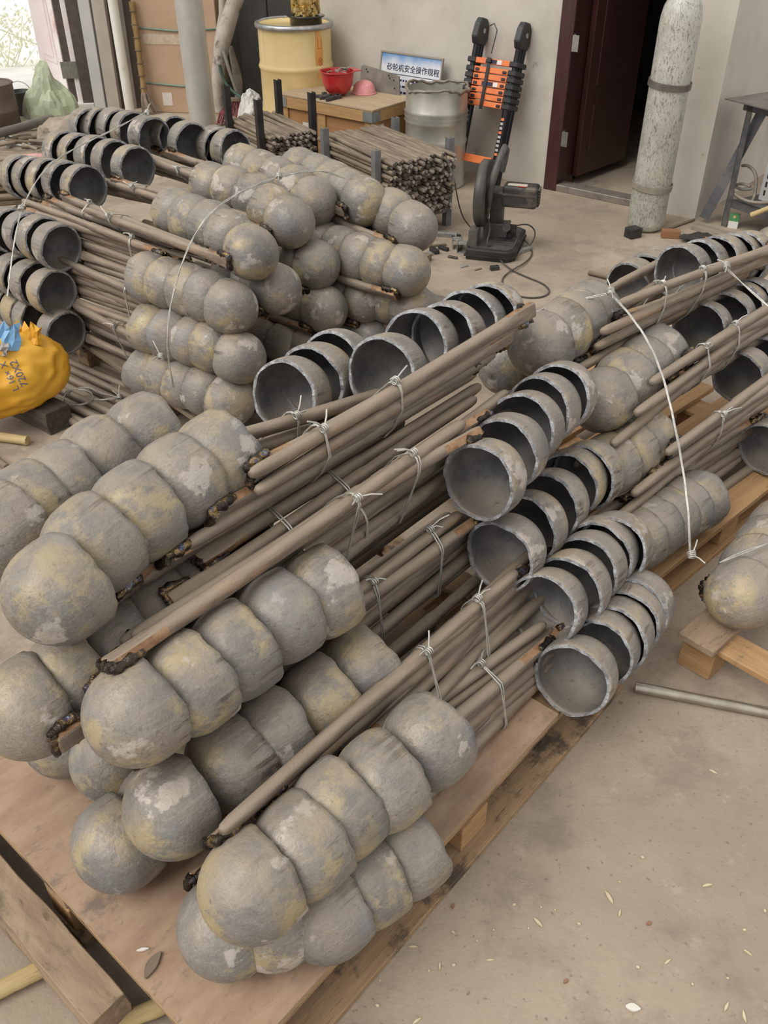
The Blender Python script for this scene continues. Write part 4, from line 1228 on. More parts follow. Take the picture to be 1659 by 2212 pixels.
wire_path('power_cord', [c0, c0 + Vector((.02, -.02, -.06)), SM @ Vector((.11, .02, .08)), z6(880, 1180, .07), z6(890, 1290, .03), z6(960, 1390, .01), z6(1080, 1480), z6(1240, 1550), z6(1420, 1620), z6(1500, 1700), z6(1450, 1760), z6(1300, 1785), z6(1130, 1760), z6(1000, 1680), z6(950, 1600), z6(980, 1530), z6(1080, 1460, .014), z6(1200, 1400, .012), z6(1300, 1300), z6(1280, 1220), z6(1230, 1150, .03), SM @ Vector((.29, .33, .03))], 'brown rubber saw cord looped on the concrete floor', .0045, 1, cat='cord', mat=M_CORD)
wire_path('power_cord', [SM @ Vector((.22, .36, .10)), SM @ Vector((.30, .40, .11)), SM @ Vector((.36, .36, .07)), SM @ Vector((.33, .24, .01)), SM @ Vector((.31, .30, .008))], 'short cord loop rising behind the saw base', .0045, 1, cat='cord', mat=M_CORD)
wire_path('power_cord', [P(962, 335, .52), P(980, 380, .44), PS(990, 440, 5.15), P(1000, 470, .13), P(1013, 487, .05), P(1030, 505, .012)], 'thin cord hanging down the cut rod ends', .004, 1, cat='cord', mat=M_CORD)
# offcuts round the saw
rr = random.Random(14)
for i, (px, py, l, w, a) in enumerate(((965, 511, .13, .035, .0), (985, 513, .06, .02, .2), (938, 545, .08, .03, 1.9), (925, 533, .05, .02, .6), (948, 532, .09, .018, .4), (958, 540, .07, .025, -.6), (928, 550, .05, .02, 2.0), (1003, 577, .05, .012, .4), (978, 558, .06, .016, -.4), (1033, 583, .05, .01, .5), (1068, 583, .05, .03, .3), (915, 566, .10, .05, .8), (1130, 545, .14, .028, .95))):
    mb = MB(); mb.box((0, 0, w * .4), (l, w, w * .8)); o = mb.build('steel_offcut', random.choice([M_SAW, M_SCRAP, M_OLDWOOD]), None, T(P(px, py, 0)) @ RZ(a + rr.uniform(-.3, .3)), .002)
    tag(o, 'dark steel offcut on floor around the cut-off saw', 'offcut', 'offcuts around the saw')
for i, (px, py, a) in enumerate(((987, 535, .3), (998, 543, .1))):
    mb = MB(); s = .055
    mb.box((0, -s / 2, s / 2), (.07, .004, s)); mb.box((0, s / 2, s / 2), (.07, .004, s)); mb.box((0, 0, .002), (.07, s, .004)); mb.box((0, 0, s - .002), (.07, s, .004))
    o = mb.build('square_tube_offcut', M_SCRAP, None, T(P(px, py, 0)) @ RZ(1.3 + a)); tag(o, 'short square tube offcut beside saw vice', 'offcut', 'square tube offcuts by the saw')

# ------------------------------------------------------------------ steel bench on the right
M_BENCH = simple('bench_angle_iron', (.10, .105, .115), (.19, .19, .195), 7, .45, .5, .1, 30, dirt=(.26, .23, .19), dirtlo=.55)
b0 = P(1567, 488, 0); be = V2(.50, -.86).normalized(); bfv = V2(.86, .50).normalized()
BM = frame(b0 + bfv * 0, be)     # x along the front edge to the right, y away
bn = thing('steel_bench', 'welded angle iron bench with thin top by the corner', 'bench', BM)
for (x, y) in ((0, 0), (0, .45), (1.0, 0), (1.0, .45)):
    mb = MB(); mb.box((x, y - .018, .36), (.04, .004, .72)); mb.box((x - .018, y, .36), (.004, .04, .72)); mb.build('leg', M_BENCH, bn)
for y in (0, .45):
    mb = MB(); mb.box((.5, y - .018, .705), (1.10, .004, .05)); mb.box((.5, y, .728), (1.10, .04, .004)); mb.build('top_rail', M_BENCH, bn)
    mb = MB(); mb.box((.5, y - .016, .145), (1.0, .004, .04)); mb.box((.5, y, .163), (1.0, .04, .004)); mb.build('lower_rail', M_BENCH, bn)
mb = MB(); mb.box((0, .22, .705), (.04, .45, .05)); mb.build('end_rail', M_BENCH, bn)
mb = MB(); mb.box((.47, .21, .734), (1.2, .62, .006)); mb.build('bench_top', simple('bench_sheet', (.12, .105, .09), (.19, .17, .145), 6, .6, .3), bn)
mb = MB(); mb.box((.5, .22, .168), (.96, .42, .004)); mb.build('lower_shelf', M_BENCH, bn)
# flat bar leaning behind the leg
q0, q1 = P(1518, 482, 0), BM @ Vector((.02, .10, .70))
fb = MB(); d = (q1 - q0); fb.box((d.length / 2, 0, 0), (d.length, .06, .008)); o = fb.build('flat_bar', M_BENCH, None, frame(q0 + Vector((0, 0, .03)), d, (-.5, -.8, .2))); tag(o, 'grey flat bar leaning behind the bench leg', 'steel bar')
# welder on the lower shelf
wm = thing('welding_machine', 'grey welding machine with slotted side under the bench', 'welder', BM @ T((.10, .20, .171)))
mb = MB(); mb.box((.18, .0, .15), (.34, .20, .29)); mb.build('case', simple('welder_grey', (.40, .40, .39), (.48, .48, .46), 10, .45), wm, None, .008)
for i in range(5):
    for j in range(3):
        mb = MB(); mb.box((.05 + i * .045, -.101, .06 + j * .05), (.012, .004, .03)); mb.build('vent_slot', M_HOLE, wm, RY(.0))
mb = MB(); mb.box((.18, 0, .30), (.20, .03, .03)); mb.build('handle', M_BLKPL, wm, None, .008)
db = thing('bench_shade_box', 'black box under the bench, enlarged to stand in for shade', 'case', BM @ T((.22, .36, .171)))
mb = MB(); mb.box((.25, .0, .24), (1.0, .10, .48)); mb.build('shell', M_BLKPL, db, None, .01)  # oversized black box standing in for the darkness behind the bench
mb = MB(); mb.tube([(0, -.06, .28), (0, -.09, .30), (.15, -.09, .30), (.15, -.06, .28)], .012, 8); mb.build('handle', M_BLKPL, db)
M_HOSE = simple('grey_hose', (.24, .21, .175), (.32, .285, .235), 20, .6)
def hz(x, y, dy=-.02): return PV(1430 + x / 5.026, 140 + y / 5.026, (b0 + be * .05 + bfv * (.12 + dy)), (bfv.x, bfv.y))
wire_path('welding_hose', [hz(870, 1095), hz(940, 1090), hz(1010, 1160), hz(1025, 1270), hz(1000, 1450), hz(960, 1500, -.1)], 'grey hose arching under the bench', .010, 1, cat='hose', mat=M_HOSE)
wire_path('welding_hose', [hz(980, 1345, -.05), hz(880, 1360, -.05), hz(800, 1330, -.05), hz(790, 1300, -.05), hz(880, 1290, -.05), hz(960, 1320, -.05)], 'grey hose coil on the lower bench shelf', .009, 1, cat='hose', mat=M_HOSE)
wire_path('welding_hose', [hz(770, 1380, -.12), hz(820, 1430, -.13), hz(920, 1480, -.14), hz(1040, 1500, -.15), hz(1200, 1490, -.16)], 'grey hose hanging over the lower bench rail', .010, 1, cat='hose', mat=M_HOSE)
# things on the bench top
M_GLOVE = simple('black_knit', (.014, .014, .014), (.06, .056, .05), 120, .9, 0, .6, 150)
def glove(M, label, col=M_GLOVE, cuff=None, group=None, sc=1.0):
    g = thing('work_glove', label, 'glove', M, group)
    mb = MB()
    mb.tube([(0, 0, .018), (.05, 0, .022), (.10, 0, .02)], [.034, .042, .036], 10, M=Matrix.Diagonal((sc, sc, .55 * sc, 1)))
    for k in range(4):
        y = -.032 + k * .021
        mb.tube([(.09, y, .022), (.13, y * 1.15, .026), (.165 - abs(k - 1.5) * .012, y * 1.25, .016)], [.012, .011, .008], 8, M=Matrix.Diagonal((sc, sc, .8 * sc, 1)))
    mb.tube([(.04, .034, .02), (.075, .058, .022), (.10, .062, .016)], [.014, .012, .008], 8, M=Matrix.Diagonal((sc, sc, .8 * sc, 1)))
    mb.build('knit_body', col, g)
    mb = MB(); mb.tube([(-.05, 0, .016), (-.02, 0, .018), (.005, 0, .018)], [.034, .032, .034], 10, M=Matrix.Diagonal((sc, sc, .5 * sc, 1))); mb.build('cuff', cuff or col, g)
    return g
bt = .738
M_OCUFF = simple('orange_cuff', (.45, .18, .04), None, 5, .8)
for i, (x, y, a) in enumerate(((.10, .10, .3), (.18, .20, 1.2), (.26, .12, -.4))):
    glove(BM @ T((x, y, bt + .012 * (i % 2))) @ RZ(a), 'black knitted glove heaped on the bench top', group='gloves on the bench')
tr = MB(); tr.box((0, 0, .03), (.16, .12, .05)); o = tr.build('parts_tray', M_BLKPL, None, BM @ T((.26, .30, bt)), .008); tag(o, 'black parts tray behind the gloves on the bench', 'tray')
wire_path('orange_cord', [BM @ Vector((.22, .02, bt + .01)), BM @ Vector((.25, .08, bt + .05)), BM @ Vector((.30, .05, bt + .03)), BM @ Vector((.28, -.02, bt + .008)), BM @ Vector((.36, .0, bt + .008))], 'orange cord loop on the bench top', .004, 1, cat='cord', mat=M_ORANGE)
mb = MB(); mb.prism([(0, 0), (.06, 0), (.05, .16), (.02, .19)], -.002, .002, 0, RX(PI / 2)); o = mb.build('wooden_spatula', M_STICK, None, BM @ T((.26, .34, bt + .06)) @ RY(.3)); tag(o, 'pale wooden scraper standing behind the parts tray', 'scraper')
# on the floor beneath
cp = thing('cigarette_packet', 'green and white packet standing under the bench', 'packet', T(P(1582, 492, 0)) @ RZ(-.5))
mb = MB(); mb.box((0, 0, .022), (.058, .024, .044)); mb.build('lower_half', simple('packet_white', (.72, .71, .68), None, 5, .5), cp)
mb = MB(); mb.box((0, 0, .066), (.058, .024, .044)); mb.build('upper_half', simple('packet_green', (.06, .24, .09), (.10, .30, .12), 40, .5), cp)
mb = MB(); mb.lathe([(.009, 0), (.009, .001)], 14, 0, False, T((0, -.0125, .072)) @ RX(PI / 2), True, True); mb.build('emblem', simple('packet_gold', (.62, .42, .2), None, 5, .4), cp)
p0, p1 = P(1500, 492, 0), P(1640, 530, 0)
d = p1 - p0
mb = MB(); mb.box((d.length / 2, 0, .011), (d.length, .085, .022)); o = mb.build('loose_plank', wood('grey_plank', (.26, .22, .17), (.33, .285, .22), (.13, .10, .08)), None, frame(p0, d), .002); tag(o, 'worn grey plank lying before the bench', 'plank')
stick([P(1447, 493, .008), P(1500, 474, .01)], .008, M_OLDWOOD, 'dark twig against the foot of the wall corner')
stick([P(1622, 465, .16), P(1665, 448, .22)], .016, M_STICK, 'pale wooden tool handle jutting from under bench')
mb = MB(); mb.box((0, 0, .03), (.085, .07, .06)); o = mb.build('steel_block', M_SAW, None, T(P(1366, 512, 0)) @ RZ(.5), .003); tag(o, 'black steel block against the gas cylinder foot', 'block')
mb = MB(); mb.box((0, 0, .024), (.11, .05, .048)); o = mb.build('brick_piece', wood('brick_wood', (.30, .15, .075), (.24, .12, .06), (.14, .07, .04)), None, T(P(1447, 513, 0)) @ RZ(-.12), .003); tag(o, 'small brown block beside the gas cylinder', 'block')
glove(T(P(1488, 515, 0)) @ RZ(.0), 'black speckled glove lying flat by the brown block', cuff=M_OCUFF, sc=.9)
glove(T(P(1520, 520, .012)) @ RZ(3.0), 'black speckled glove with orange cuff lying on floor', cuff=M_OCUFF, sc=.9)
stick([P(1272, 588, .016), P(1345, 606, .016)], .014, M_OLDWOOD, 'grey rod stub on floor behind the pallet stack', 'steel_rod', None, 8, 'rod')
# ------------------------------------------------------------------ left background
M_CARD = simple('brown_cardboard', (.44, .30, .195), (.50, .35, .235), 4, .8, 0, .05, 30)
bx0 = P(317, 242, 0)
BXM = frame(bx0, (.99, -.12, 0))
bx = thing('cardboard_box', 'tall brown cardboard carton strapped green behind the pillar', 'box', BXM)
mb = MB(); plank(mb, 0, .74, 0, .22, 0, 1.7); mb.build('carton', M_CARD, bx, None, .006)
M_GSTRAP = simple('green_strapping', (.16, .25, .20), (.22, .31, .25), 20, .4)
for z in (.24, .68, 1.1):
    mb = MB(); mb.tube([(-.006, .23, z), (-.006, -.006, z + .01), (.37, -.008, z - .012), (.746, -.006, z + .008), (.746, .23, z)], .008, 6); mb.build('strap', M_GSTRAP, bx)
mb = MB(); plank(mb, .44, .50, -.0025, -.001, .02, 1.68); mb.build('packing_tape', simple('clear_tape', (.52, .41, .30), (.60, .50, .38), 30, .25), bx)
mb = MB(); plank(mb, .06, .50, -.0030, -.0012, .56, .64); mb.build('packing_tape', simple('clear_tape_b', (.48, .37, .27), (.58, .48, .38), 30, .25), bx)
mb = MB(); plank(mb, .17, .26, -.003, -.001, .06, .17); mb.build('paper_label', simple('grubby_label', (.62, .54, .48), (.70, .63, .57), 60, .8), bx)
# standing boards
def board(px0, px1, py, hgt, th, mat, label, dirv=(.985, -.17, 0), cat='board', name='leaning_board', lean=.03):
    a = P(px0, py, 0); b = P(px1, py, 0); w = abs(b.x - a.x)
    mb = MB(); mb.box((w / 2, 0, hgt / 2), (w, th, hgt)); o = mb.build(name, mat, None, frame(a, dirv, (0, lean, 1)), .003); return tag(o, label, cat)
board(208, 233, 234, 2.2, .05, simple('pale_grey_sheet', (.44, .43, .41), (.50, .49, .46), 6, .6), 'pale grey metal sheet standing by the brown door frame')
board(236, 264, 236, 2.2, .05, simple('dusty_beige_sheet', (.38, .335, .285), (.44, .395, .34), 5, .8), 'dusty beige panel standing beside the white pipe')
board(258, 300, 232, 2.2, .03, simple('gap_shade_sheet', (.17, .145, .125), (.22, .19, .165), 5, .8), 'dark sheet standing for the shaded gap behind the white pipe')  # a dark gap, its shade drawn as a standing brown sheet
M_PVC = simple('white_pvc', (.72, .69, .62), (.78, .76, .70), 6, .35, dirt=(.50, .44, .36), dirtlo=.66)
pp = P(283, 248, 0)
mb = MB(); mb.tube([(0, 0, 0), (-.01, 0, 2.3)], .042, 20); o = mb.build('white_pipe', M_PVC, None, T(pp)); tag(o, 'white plastic pipe standing upright beside carton', 'pipe')
M_COLUMN = simple('grey_column_paint', (.42, .405, .37), (.52, .50, .455), 4, .38, .25, .08, 30, dirt=(.33, .29, .23), dirtlo=.60)
cp_ = P(451, 366, 0)
co_ = struct(MB().tube([(0, 0, 0), (-.02, 0, 2.6)], .093, 28).build('trim_1', M_COLUMN, None, T(cp_)))
# bamboo broom
br = thing('twig_broom', 'bamboo twig broom leaning on the cardboard carton', 'broom', frame(P(318, 247, 0.0), (1, 0, 0), (-.02, .05, 1)))
mb = MB(); rs = []
pts = [(0, 0, .17 + .045 * i) for i in range(17)]
for i in range(17): rs.append(.026 + .004 * math.sin(i * 1.7))
mb.tube(pts, rs, 9); mb.build('bound_shaft', wood('broom_bamboo', (.36, .24, .105), (.28, .185, .08), (.10, .07, .04), 1.0, .7, (20, 20, 3)), br)
for i in range(7):
    mb = MB(); z = .22 + i * .10; mb.tube([(.031 * math.cos(a), .031 * math.sin(a), z) for a in [k * PI / 6 for k in range(12)]], .004, 5, closed=True); mb.build('binding', M_OLDWOOD, br)
mb = MB(); rr = random.Random(6)
for i in range(70):
    a = rr.uniform(0, 6.28); e = rr.uniform(.02, 1.0)
    mb.tube([(.018 * math.cos(a), .018 * math.sin(a), .22), (.05 * e * math.cos(a), .03 * math.sin(a), .12), (.03 + .10 * e * math.cos(a), .03 * math.sin(a), rr.uniform(.0, .03))], [.004, .003, .0015], 4)
tw = mb.build('twigs', simple('broom_twig', (.30, .235, .18), (.40, .33, .27), 30, .8), br); tw['kind'] = 'stuff'
# dark cabinet and clutter between carton and drum
M_CAB = simple('dark_grey_cabinet', (.055, .055, .055), (.075, .072, .07), 5, .5, .2)
cbM = frame(PV(528, 228, (-1.3, 8.75), (0, 1)) * Vector((1, 1, 0)).x if False else Vector((PV(528, 228, (-1.3, 8.75), (0, 1)).x, 8.75, 0)), (1, 0, 0))
cb = thing('metal_cabinet', 'tall dark grey metal cabinet behind the yellow drum', 'cabinet', cbM)
mb = MB(); plank(mb, 0, .80, 0.02, .40, 0, 1.8); mb.build('body', M_CAB, cb, None, .004)
for x in (0.0, .27, .54):
    mb = MB(); plank(mb, x + .004, x + .262, 0, .02, .05, 1.78); dd = mb.build('door', M_CAB, cb, None, .003)
    mb = MB(); plank(mb, x + .20, x + .22, -.012, 0, .95, 1.10); mb.build('handle', M_HINGE, dd, None, .003)
def cv(px, py, y=8.45): return PV(px, py, (0, y), (0, 1))
M_BARK = simple('birch_bark', (.34, .30, .255), (.46, .42, .37), 10, .8, 0, .4, 25, dirt=(.10, .08, .065), dirtlo=.54)
lg = [cv(517, -25), cv(500, 25), cv(488, 65), cv(478, 105), cv(472, 150), cv(470, 195), cv(476, 240)]
sd = 4.0
o = MB().tube(lg, [.068, .066, .07, .064, .055, .05, .045], 14).build('bark_log', M_BARK); tag(o, 'pale barked log leaning behind the grey column', 'log')
o = MB().tube([cv(480, -20, 8.6), cv(483, 30, 8.6), cv(472, 90, 8.6), cv(466, 150, 8.6), cv(468, 236, 8.6)], [.035, .04, .038, .034, .03], 10).build('bark_log', M_BARK); tag(o, 'thinner brown log beside the pale barked log', 'log')
o = MB().tube([cv(497, 100, 8.6), cv(507, 140, 8.6), cv(515, 175, 8.6), cv(516, 238, 8.6)], [.02, .035, .04, .03], 10).build('bark_log', simple('mossy_bark', (.20, .175, .14), (.30, .265, .215), 16, .9, 0, .6, 30)); tag(o, 'rough mossy stump leaning between logs and cabinet', 'log')
o = MB().tube([cv(483, 110, 8.35), cv(496, 155, 8.35), cv(512, 200, 8.35), cv(514, 236, 8.35)], .015, 10).build('grey_pipe', simple('dull_pipe', (.27, .25, .22), (.33, .31, .28), 8, .5, .3)); tag(o, 'thin grey pipe leaning beside the green hose', 'pipe')
wire_path('green_hose', [cv(474, 140, 8.3), cv(480, 165, 8.3), cv(492, 188, 8.28), cv(515, 207, 8.25), cv(540, 222, 8.22), cv(565, 236, 8.2)], 'dark green hose trailing from the logs to drum', .014, 1, cat='hose', mat=simple('green_rubber', (.045, .085, .06), (.06, .105, .075), 8, .5))
# crumpled lump: displaced hemisphere used for sacks and tarps
def lump(name, M, size, seed, mat, label, cat, amp=.18, freq=2.2, flat=.0, n=3, group=None, parent=None, ridge=0.6, cone=0.0):
    bm = bmesh.new()
    bmesh.ops.create_icosphere(bm, subdivisions=n, radius=1.0)
    for v in bm.verts:
        p = v.co.copy()
        q = p * freq + Vector((seed * 3.7, seed * 1.3, -seed))
        d = mnoise.noise(q) * amp + (1 - abs(mnoise.noise(q * 1.9 + Vector((5, 1, 2))) * 2)) * amp * ridge * .5 + mnoise.noise(q * 4.5) * amp * .25
        w = 1.0
        if cone: w = 1 - cone * max(0, p.z)
        v.co = Vector((p.x * w * (1 + d) * size[0], p.y * w * (1 + d) * size[1], p.z * (1 + d) * size[2]))
        if v.co.z < -flat * size[2]: v.co.z = -flat * size[2]
    zmin = min(v.co.z for v in bm.verts)
    for v in bm.verts: v.co.z -= zmin
    for f in bm.faces: f.smooth = False
    me = bpy.data.meshes.new(name); bm.to_mesh(me); bm.free()
    me.materials.append(mat)
    o = link(name, me, parent, M)
    if label: tag(o, label, cat, group)
    return o
lump('white_sack', T(Vector((cv(543, 232, 8.2).x, 8.2, 0.0))), (.13, .12, .22), 2.0, simple('white_polythene', (.48, .47, .44), (.58, .57, .54), 8, .5), 'crumpled white sack beside the yellow drum', 'sack', .22, 1.8, .3, 4, cone=.35)
mp = thing('mop_head', 'dark red string mop head beside the white sack', 'mop', T(Vector((cv(515, 240, 8.3).x, 8.3, 0))))
mb = MB(); rr = random.Random(9)
for i in range(130):
    x = rr.uniform(-.16, .26); mb.tube([(x * .5, .03, rr.uniform(.14, .20)), (x, -.03, .10), (x * 1.2 + rr.uniform(-.03, .03), -.07 + rr.uniform(-.04, .02), rr.uniform(.0, .02))], .004, 4)
st_ = mb.build('strings', simple('red_yarn', (.17, .045, .05), (.23, .065, .07), 40, .9), mp); st_['kind'] = 'stuff'
mb = MB(); mb.box((.03, .03, .19), (.26, .04, .03)); mb.build('bar', M_OLDWOOD, mp, None, .004)
# green tarp, tan sack and others by the left doorway
lump('green_tarp', T(P(118, 268, 0)), (.23, .17, .40), 5.0, simple('pale_green_plastic', (.34, .38, .24), (.46, .50, .36), 5, .55), 'crumpled pale green plastic sheet heaped by the door', 'tarp', .26, 1.7, .12, 4, cone=.5)
lump('tan_sack', T(P(150, 308, 0)), (.22, .19, .16), 8.0, simple('tan_cloth', (.29, .235, .18), (.38, .315, .25), 8, .9), 'dirty tan sack slumped before the green plastic', 'sack', .25, 1.9, .25, 4)
lump('straw_litter', T(P(72, 274, 0)), (.18, .14, .06), 3.0, simple('straw_litter', (.33, .31, .20), (.44, .42, .30), 14, .9, 0, .6, 60), 'straw and leaf litter between rods and green plastic', 'litter', .3, 3.0, .2, 4)
hd = thing('cut_drum', 'brown rusty cut-off drum by the left doorway', 'drum', T(P(-4, 283, 0)))
mb = MB(); mb.lathe([(.20, 0), (.20, .16), (.206, .17), (.20, .18), (.20, .36), (.205, .37), (.195, .37), (.195, .02), (.001, .02)], 36, cap0=True); mb.build('body', simple('rust_brown', (.13, .095, .075), (.18, .135, .105), 8, .7, .2), hd)
mb = MB(); mb.lathe([(.20, .364), (.208, .372), (.20, .38), (.193, .372)], 36); mb.build('rim', simple('rust_rim', (.17, .13, .105), None, 8, .7, .2), hd)
bk_ = thing('black_bucket', 'black bucket standing beside the cut-off drum', 'bucket', T(P(54, 248, 0)))
mb = MB(); mb.lathe([(.07, 0), (.095, .19), (.102, .20), (.09, .20), (.068, .01), (.001, .01)], 24, cap0=True); mb.build('shell', M_BLKPL, bk_)
mb = MB(); mb.tube([(.10 * math.cos(a), 0, .19 + .09 * math.sin(a)) for a in [i * PI / 10 for i in range(11)]], .004, 6); mb.build('handle', M_WIRE, bk_)
stick([P(-20, 293, .12), P(112, 256, .10)], .034, simple('grey_scaffold', (.17, .16, .145), (.22, .205, .185), 8, .5, .3), 'long grey pipe lying over the short rods', 'grey_pipe', None, 14, 'pipe')
# heap of short rod ends
rr = random.Random(17)
for i in range(42):
    px = rr.uniform(-8, 138); py = rr.uniform(286, 345)
    c = P(px, py, rr.uniform(.015, .09))
    a = rr.uniform(-.5, .9) + (rr.choice((0, 0, 1.2)))
    L = rr.uniform(.12, .30)
    d = Vector((math.cos(a), math.sin(a), rr.uniform(-.15, .15)))
    o = MB().tube([(0, 0, 0), (L / 2, 0, .001), (L, 0, 0)], .0145, 8).build('rod_offcut', [M_RROD, M_HAND, M_SCRAP][i % 3], None, frame(c - d * L / 2, d)); tag(o, 'short steel rod end in the heap by tan sack', 'rod', 'rod ends heaped by the left doorway')
# long rods stacked at the left edge
rr = random.Random(23)
M_TANROD = NT('tan_rod')
_c = M_TANROD.coords(True, (1.5, 9, 9))
_col = M_TANROD.mix(M_TANROD.ramp(M_TANROD.noise(_c, 4, 5), .3, .7), (.19, .145, .095), (.34, .265, .175))
_col = M_TANROD.mix(M_TANROD.ramp(M_TANROD.noise(_c, 8, 5, .6, 3.0), .58, .7, 0, .8), _col, (.06, .048, .04))
M_TANROD = M_TANROD.done(_col, .6, .1)
rodm = [MB().tube([(0, 0, 0), (.4, .002, .001), (.85, 0, 0)], .0172, 10).mesh('rod', [M_TANROD]) for _ in range(1)]
for j in range(17):
    for k in range(2 if j < 16 else 7):
        z = .02 + j * .0375
        d = Vector((.97, .22 + rr.uniform(-.015, .015), rr.uniform(-.012, .012)))
        p = Vector((-2.62 + rr.uniform(-.03, .03), 4.53 + k * .036 + rr.uniform(-.008, .008) + (j % 2) * .012, z))
        o = link('steel_rod', rodm[0], None, frame(p, d) @ RX(rr.uniform(0, 6))); tag(o, 'long tan steel rod in the stack beside ladle mouths', 'rod', 'long rods stacked beside the ladle mouths')
pn = P(88, 345, .675)
pk2 = thing('paper_tag', 'pink paper tag with handwriting on the long rods', 'paper', frame(pn, (.98, .12, 0), (.1, -.75, .65)))
mb = MB(); mb.add([(-.10, -.028, 0), (0, -.03, .004), (.10, -.026, 0), (.10, .028, .002), (0, .03, .006), (-.10, .03, 0)], [(0, 1, 4, 5), (1, 2, 3, 4)]); mb.build('sheet', simple('pink_paper', (.62, .33, .29), (.66, .38, .33), 20, .8), pk2)
text('Y/655', .042, T((-.045, -.016, .0075)), simple('marker_ink', (.05, .035, .03), None, 5, .6), pk2, 'handwriting', .0003)

# yellow sack with printing, torn blue end
M_YSACK = simple('yellow_woven_sack', (.66, .32, .02), (.74, .40, .035), 5, .5, 0, .12, 70, dirt=(.55, .27, .03), dirtlo=.64)
M_BSACK = simple('blue_sack_lining', (.16, .36, .60), (.24, .45, .68), 8, .5)
yc = P(62, 800, .235)
sk = thing('plastic_sack', 'crumpled yellow woven sack with torn blue end', 'sack', T(yc))
SV = (Vector((0, 0, CAMH)) - yc).normalized()
bm = bmesh.new(); bmesh.ops.create_icosphere(bm, subdivisions=5, radius=1.0)
e1 = Vector((1, 0, 0)); e2 = SV.cross(e1).normalized(); e1 = e2.cross(SV).normalized()
for v in bm.verts:
    p = v.co.copy()
    q = p * 1.6 + Vector((4.1, 2.2, 7.0))
    d = .13 * mnoise.noise(q) + .10 * (1 - 2 * abs(mnoise.noise(q * 2.0 + Vector((3, 3, 3))))) + .02 * mnoise.noise(q * 6)
    sx = .255 * (1 + d); sy = .165 * (1 + d * .8); sz = .10 * (1 + d * 1.2)
    u_ = p.x - .45
    v.co = e1 * (u_ * sx) + e2 * ((p.y + .18 * u_) * sy) + SV * (p.z * sz)
me = bpy.data.meshes.new('bag'); bm.to_mesh(me)
bvh = BVHTree.FromBMesh(bm); bm.free()
for f in me.polygons: f.use_smooth = True
me.materials.append(M_YSACK); link('bag', me, sk)
def torn(c, w, h, seed, mat, name):
    rnd = random.Random(seed); mb = MB(); n = 9; vs = []
    for i in range(n):
        for j in range(4):
            u_ = (i / (n - 1) - .5) * w; v_ = j / 3 * h * (1 + (rnd.uniform(-.35, .25) if j == 3 else 0))
            vs.append(c + e1 * (u_ + rnd.uniform(-.006, .006)) + e2 * v_ + SV * (rnd.uniform(-.012, .016) + .02 * math.sin(u_ * 40)))
    fs = [(i * 4 + j, (i + 1) * 4 + j, (i + 1) * 4 + j + 1, i * 4 + j + 1) for i in range(n - 1) for j in range(3)]
    mb.add(vs, fs, 0, False); return mb.build(name, mat, sk)
ysg = 1 if (e2.z > 0) else -1
if ysg < 0: e2 = -e2
torn(e1 * -.10 + e2 * .075 + SV * .075, .15, .115, 1, M_BSACK, 'blue_flap')
torn(e1 * -.13 + e2 * .055 + SV * .085, .12, .05, 4, simple('grey_lining', (.30, .28, .27), (.42, .40, .38), 20, .7), 'grey_flap')
torn(e1 * .005 + e2 * .10 + SV * .04, .10, .075, 2, M_YSACK, 'yellow_flap')
def sack_text(body, size, px, py, dx, dy, mat):
    "print that follows the sack: baseline runs along image direction (dx, dy)"
    me = text(body, size, None, mat, None, 'print', 0.0)
    mesh = me.data
    base = P(px, py, .235) - yc
    base = e1 * base.dot(e1) + e2 * base.dot(e2)
    bd = (e1 * dx - e2 * dy).normalized(); gu = SV.cross(bd).normalized()
    bm2 = bmesh.new(); bm2.from_mesh(mesh); bmesh.ops.subdivide_edges(bm2, edges=bm2.edges[:], cuts=1); 
    for v in bm2.verts:
        p = base + bd * v.co.x + gu * v.co.y
        hit = bvh.ray_cast(p + SV * .5, -SV)
        v.co = (hit[0] if hit[0] is not None else p) + SV * .0025
    bm2.to_mesh(mesh); bm2.free()
    me.parent = sk
M_BLUEINK = simple('blue_sack_print', (.11, .12, .20), None, 5, .6)
sack_text('720X2', .040, 62, 832, -22, -55, M_BLUEINK)
sack_text('L 16× X', .036, 42, 842, -22, -55, M_BLUEINK)

# ------------------------------------------------------------------ bits on the floor
M_CHIP = simple('straw_chip', (.52, .43, .26), (.62, .54, .37), 30, .7)
M_CHIPD = simple('brown_chip', (.24, .13, .075), (.30, .17, .10), 30, .8)
M_CHIPW = simple('white_chip', (.66, .62, .55), (.72, .69, .64), 30, .8)
def chip_mesh(seed, L, w):
    rnd = random.Random(seed); mb = MB(); n = 5; top = []
    for i in range(n + 1):
        t = i / n; ww = w * math.sin(PI * min(1, max(.06, t * .92 + .05))) ; c = L * (t - .5); k = (.02 + .03 * (seed % 2)) * L * math.sin(PI * t)
        top.append(((c, k - ww / 2), (c, k + ww / 2)))
    vs = []
    for (a, b) in top:
        vs += [(a[0], a[1], .001), (b[0], b[1], .001), (a[0], a[1], .004 + .1 * w), (b[0], b[1], .004 + .1 * w)]
    fs = []
    for i in range(n):
        o = i * 4
        fs += [(o + 2, o + 6, o + 7, o + 3), (o, o + 1, o + 5, o + 4), (o, o + 4, o + 6, o + 2), (o + 1, o + 3, o + 7, o + 5)]
    fs += [(0, 2, 3, 1), (n * 4, n * 4 + 1, n * 4 + 3, n * 4 + 2)]
    mb.add(vs, fs); return mb.mesh('chip', [M_CHIP])
long_chip = [chip_mesh(i, .027, .0065) for i in range(2)]; dot_chip = [chip_mesh(i + 5, .009, .006) for i in range(2)]
for m in dot_chip: pass
rr = random.Random(31)
z8 = lambda x, y: P(800 + x / 1.931, 1500 + y / 1.931, 0)
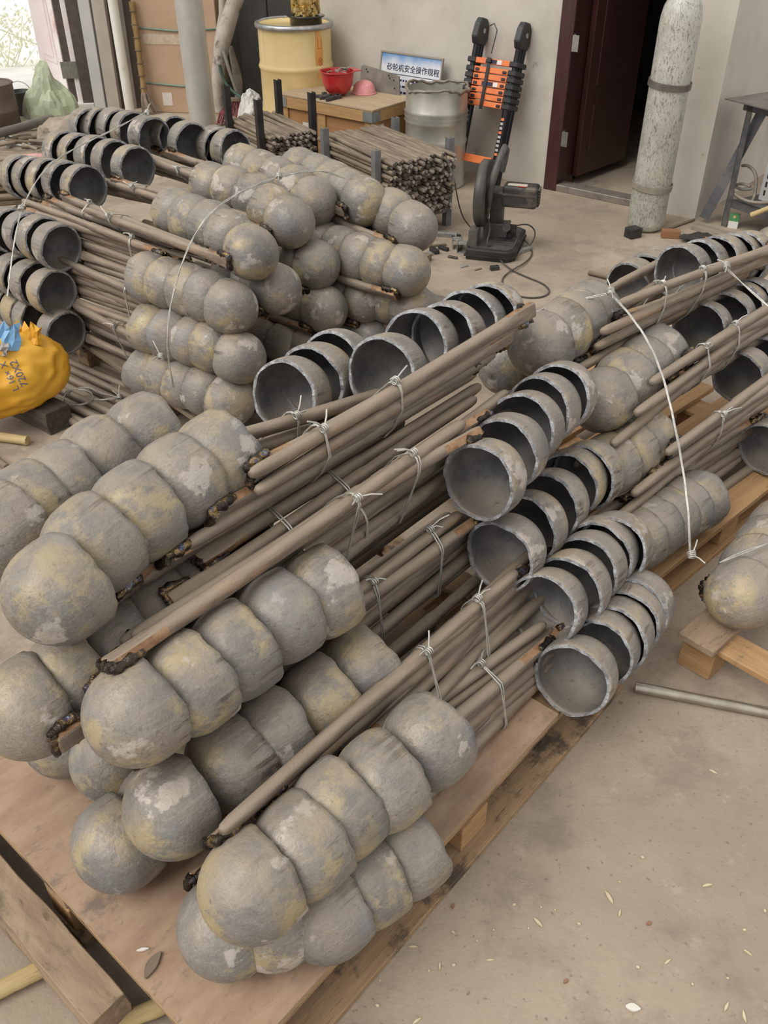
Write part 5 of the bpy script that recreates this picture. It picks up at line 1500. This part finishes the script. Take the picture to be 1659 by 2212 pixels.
for (x, y, a) in ((125, 1000, .1), (180, 1055, .0), (290, 1135, 1.5), (225, 895, 1.4), (1040, 915, 1.2), (700, 955, -.9), (1575, 1080, -.8), (1560, 1345, 1.5), (995, 850, -1.2), (500, 1110, .1), (195, 1365, .6), (1430, 325, -.7), (1405, 800, .2), (1240, 1117, .6), (1485, 1305, .9)):
    o = link('straw_sliver', rr.choice(long_chip), None, T(z8(x, y)) @ RZ(a) @ Matrix.Scale(rr.uniform(.6, 1.15), 4)); tag(o, 'pale straw sliver lying on the concrete floor', 'straw', 'straw slivers on the floor')
for (x, y) in ((345, 995), (445, 1030), (348, 1132), (770, 900), (660, 978), (1490, 1185), (1343, 1210), (1135, 683), (245, 1155), (600, 880), (310, 800), (390, 760), (712, 890), (515, 985), (1115, 1140), (1645, 905), (1040, 785), (725, 320), (735, 325), (160, 990), (40, 1195), (30, 1300), (870, 960), (1560, 985)):
    o = link('grit_crumb', rr.choice(dot_chip), None, T(z8(x, y)) @ RZ(rr.uniform(0, 6)) @ Matrix.Scale(rr.uniform(.5, 1.0), 4)); tag(o, 'tiny pale crumb of grit on the floor', 'crumb', 'pale crumbs on the floor')
def one_off(name, me, M, mat, label, cat):
    me = me.copy(); me.materials.clear(); me.materials.append(mat); return tag(link(name, me, None, M), label, cat)
one_off('bark_chip', chip_mesh(9, .055, .022), T(NM(.035, .26, .1635)) @ RZ(1.2), M_OLDWOOD, 'grey bark chip on the plywood before the domes', 'bark chip')
one_off('straw_sliver', chip_mesh(4, .024, .006), T(NM(-.0, .30, .1635) + NA * .04) @ RZ(.2), M_CHIPW, 'pale sliver on the plywood beside the bark chip', 'straw')
one_off('paper_scrap', chip_mesh(12, .03, .016), T(z8(1095, 1310)) @ RZ(-.2), M_CHIPW, 'white paper scrap on the concrete floor', 'paper')
for (x, y) in ((280, 785), (345, 885), (815, 1200), (1160, 958), (85, 1040)):
    o = one_off('rust_flake', dot_chip[0], T(z8(x, y)) @ RZ(rr.uniform(0, 6)) @ Matrix.Scale(1.3, 4), M_CHIPD, 'reddish rust flake on the concrete floor', 'flake'); o['group'] = 'rust flakes on the floor'
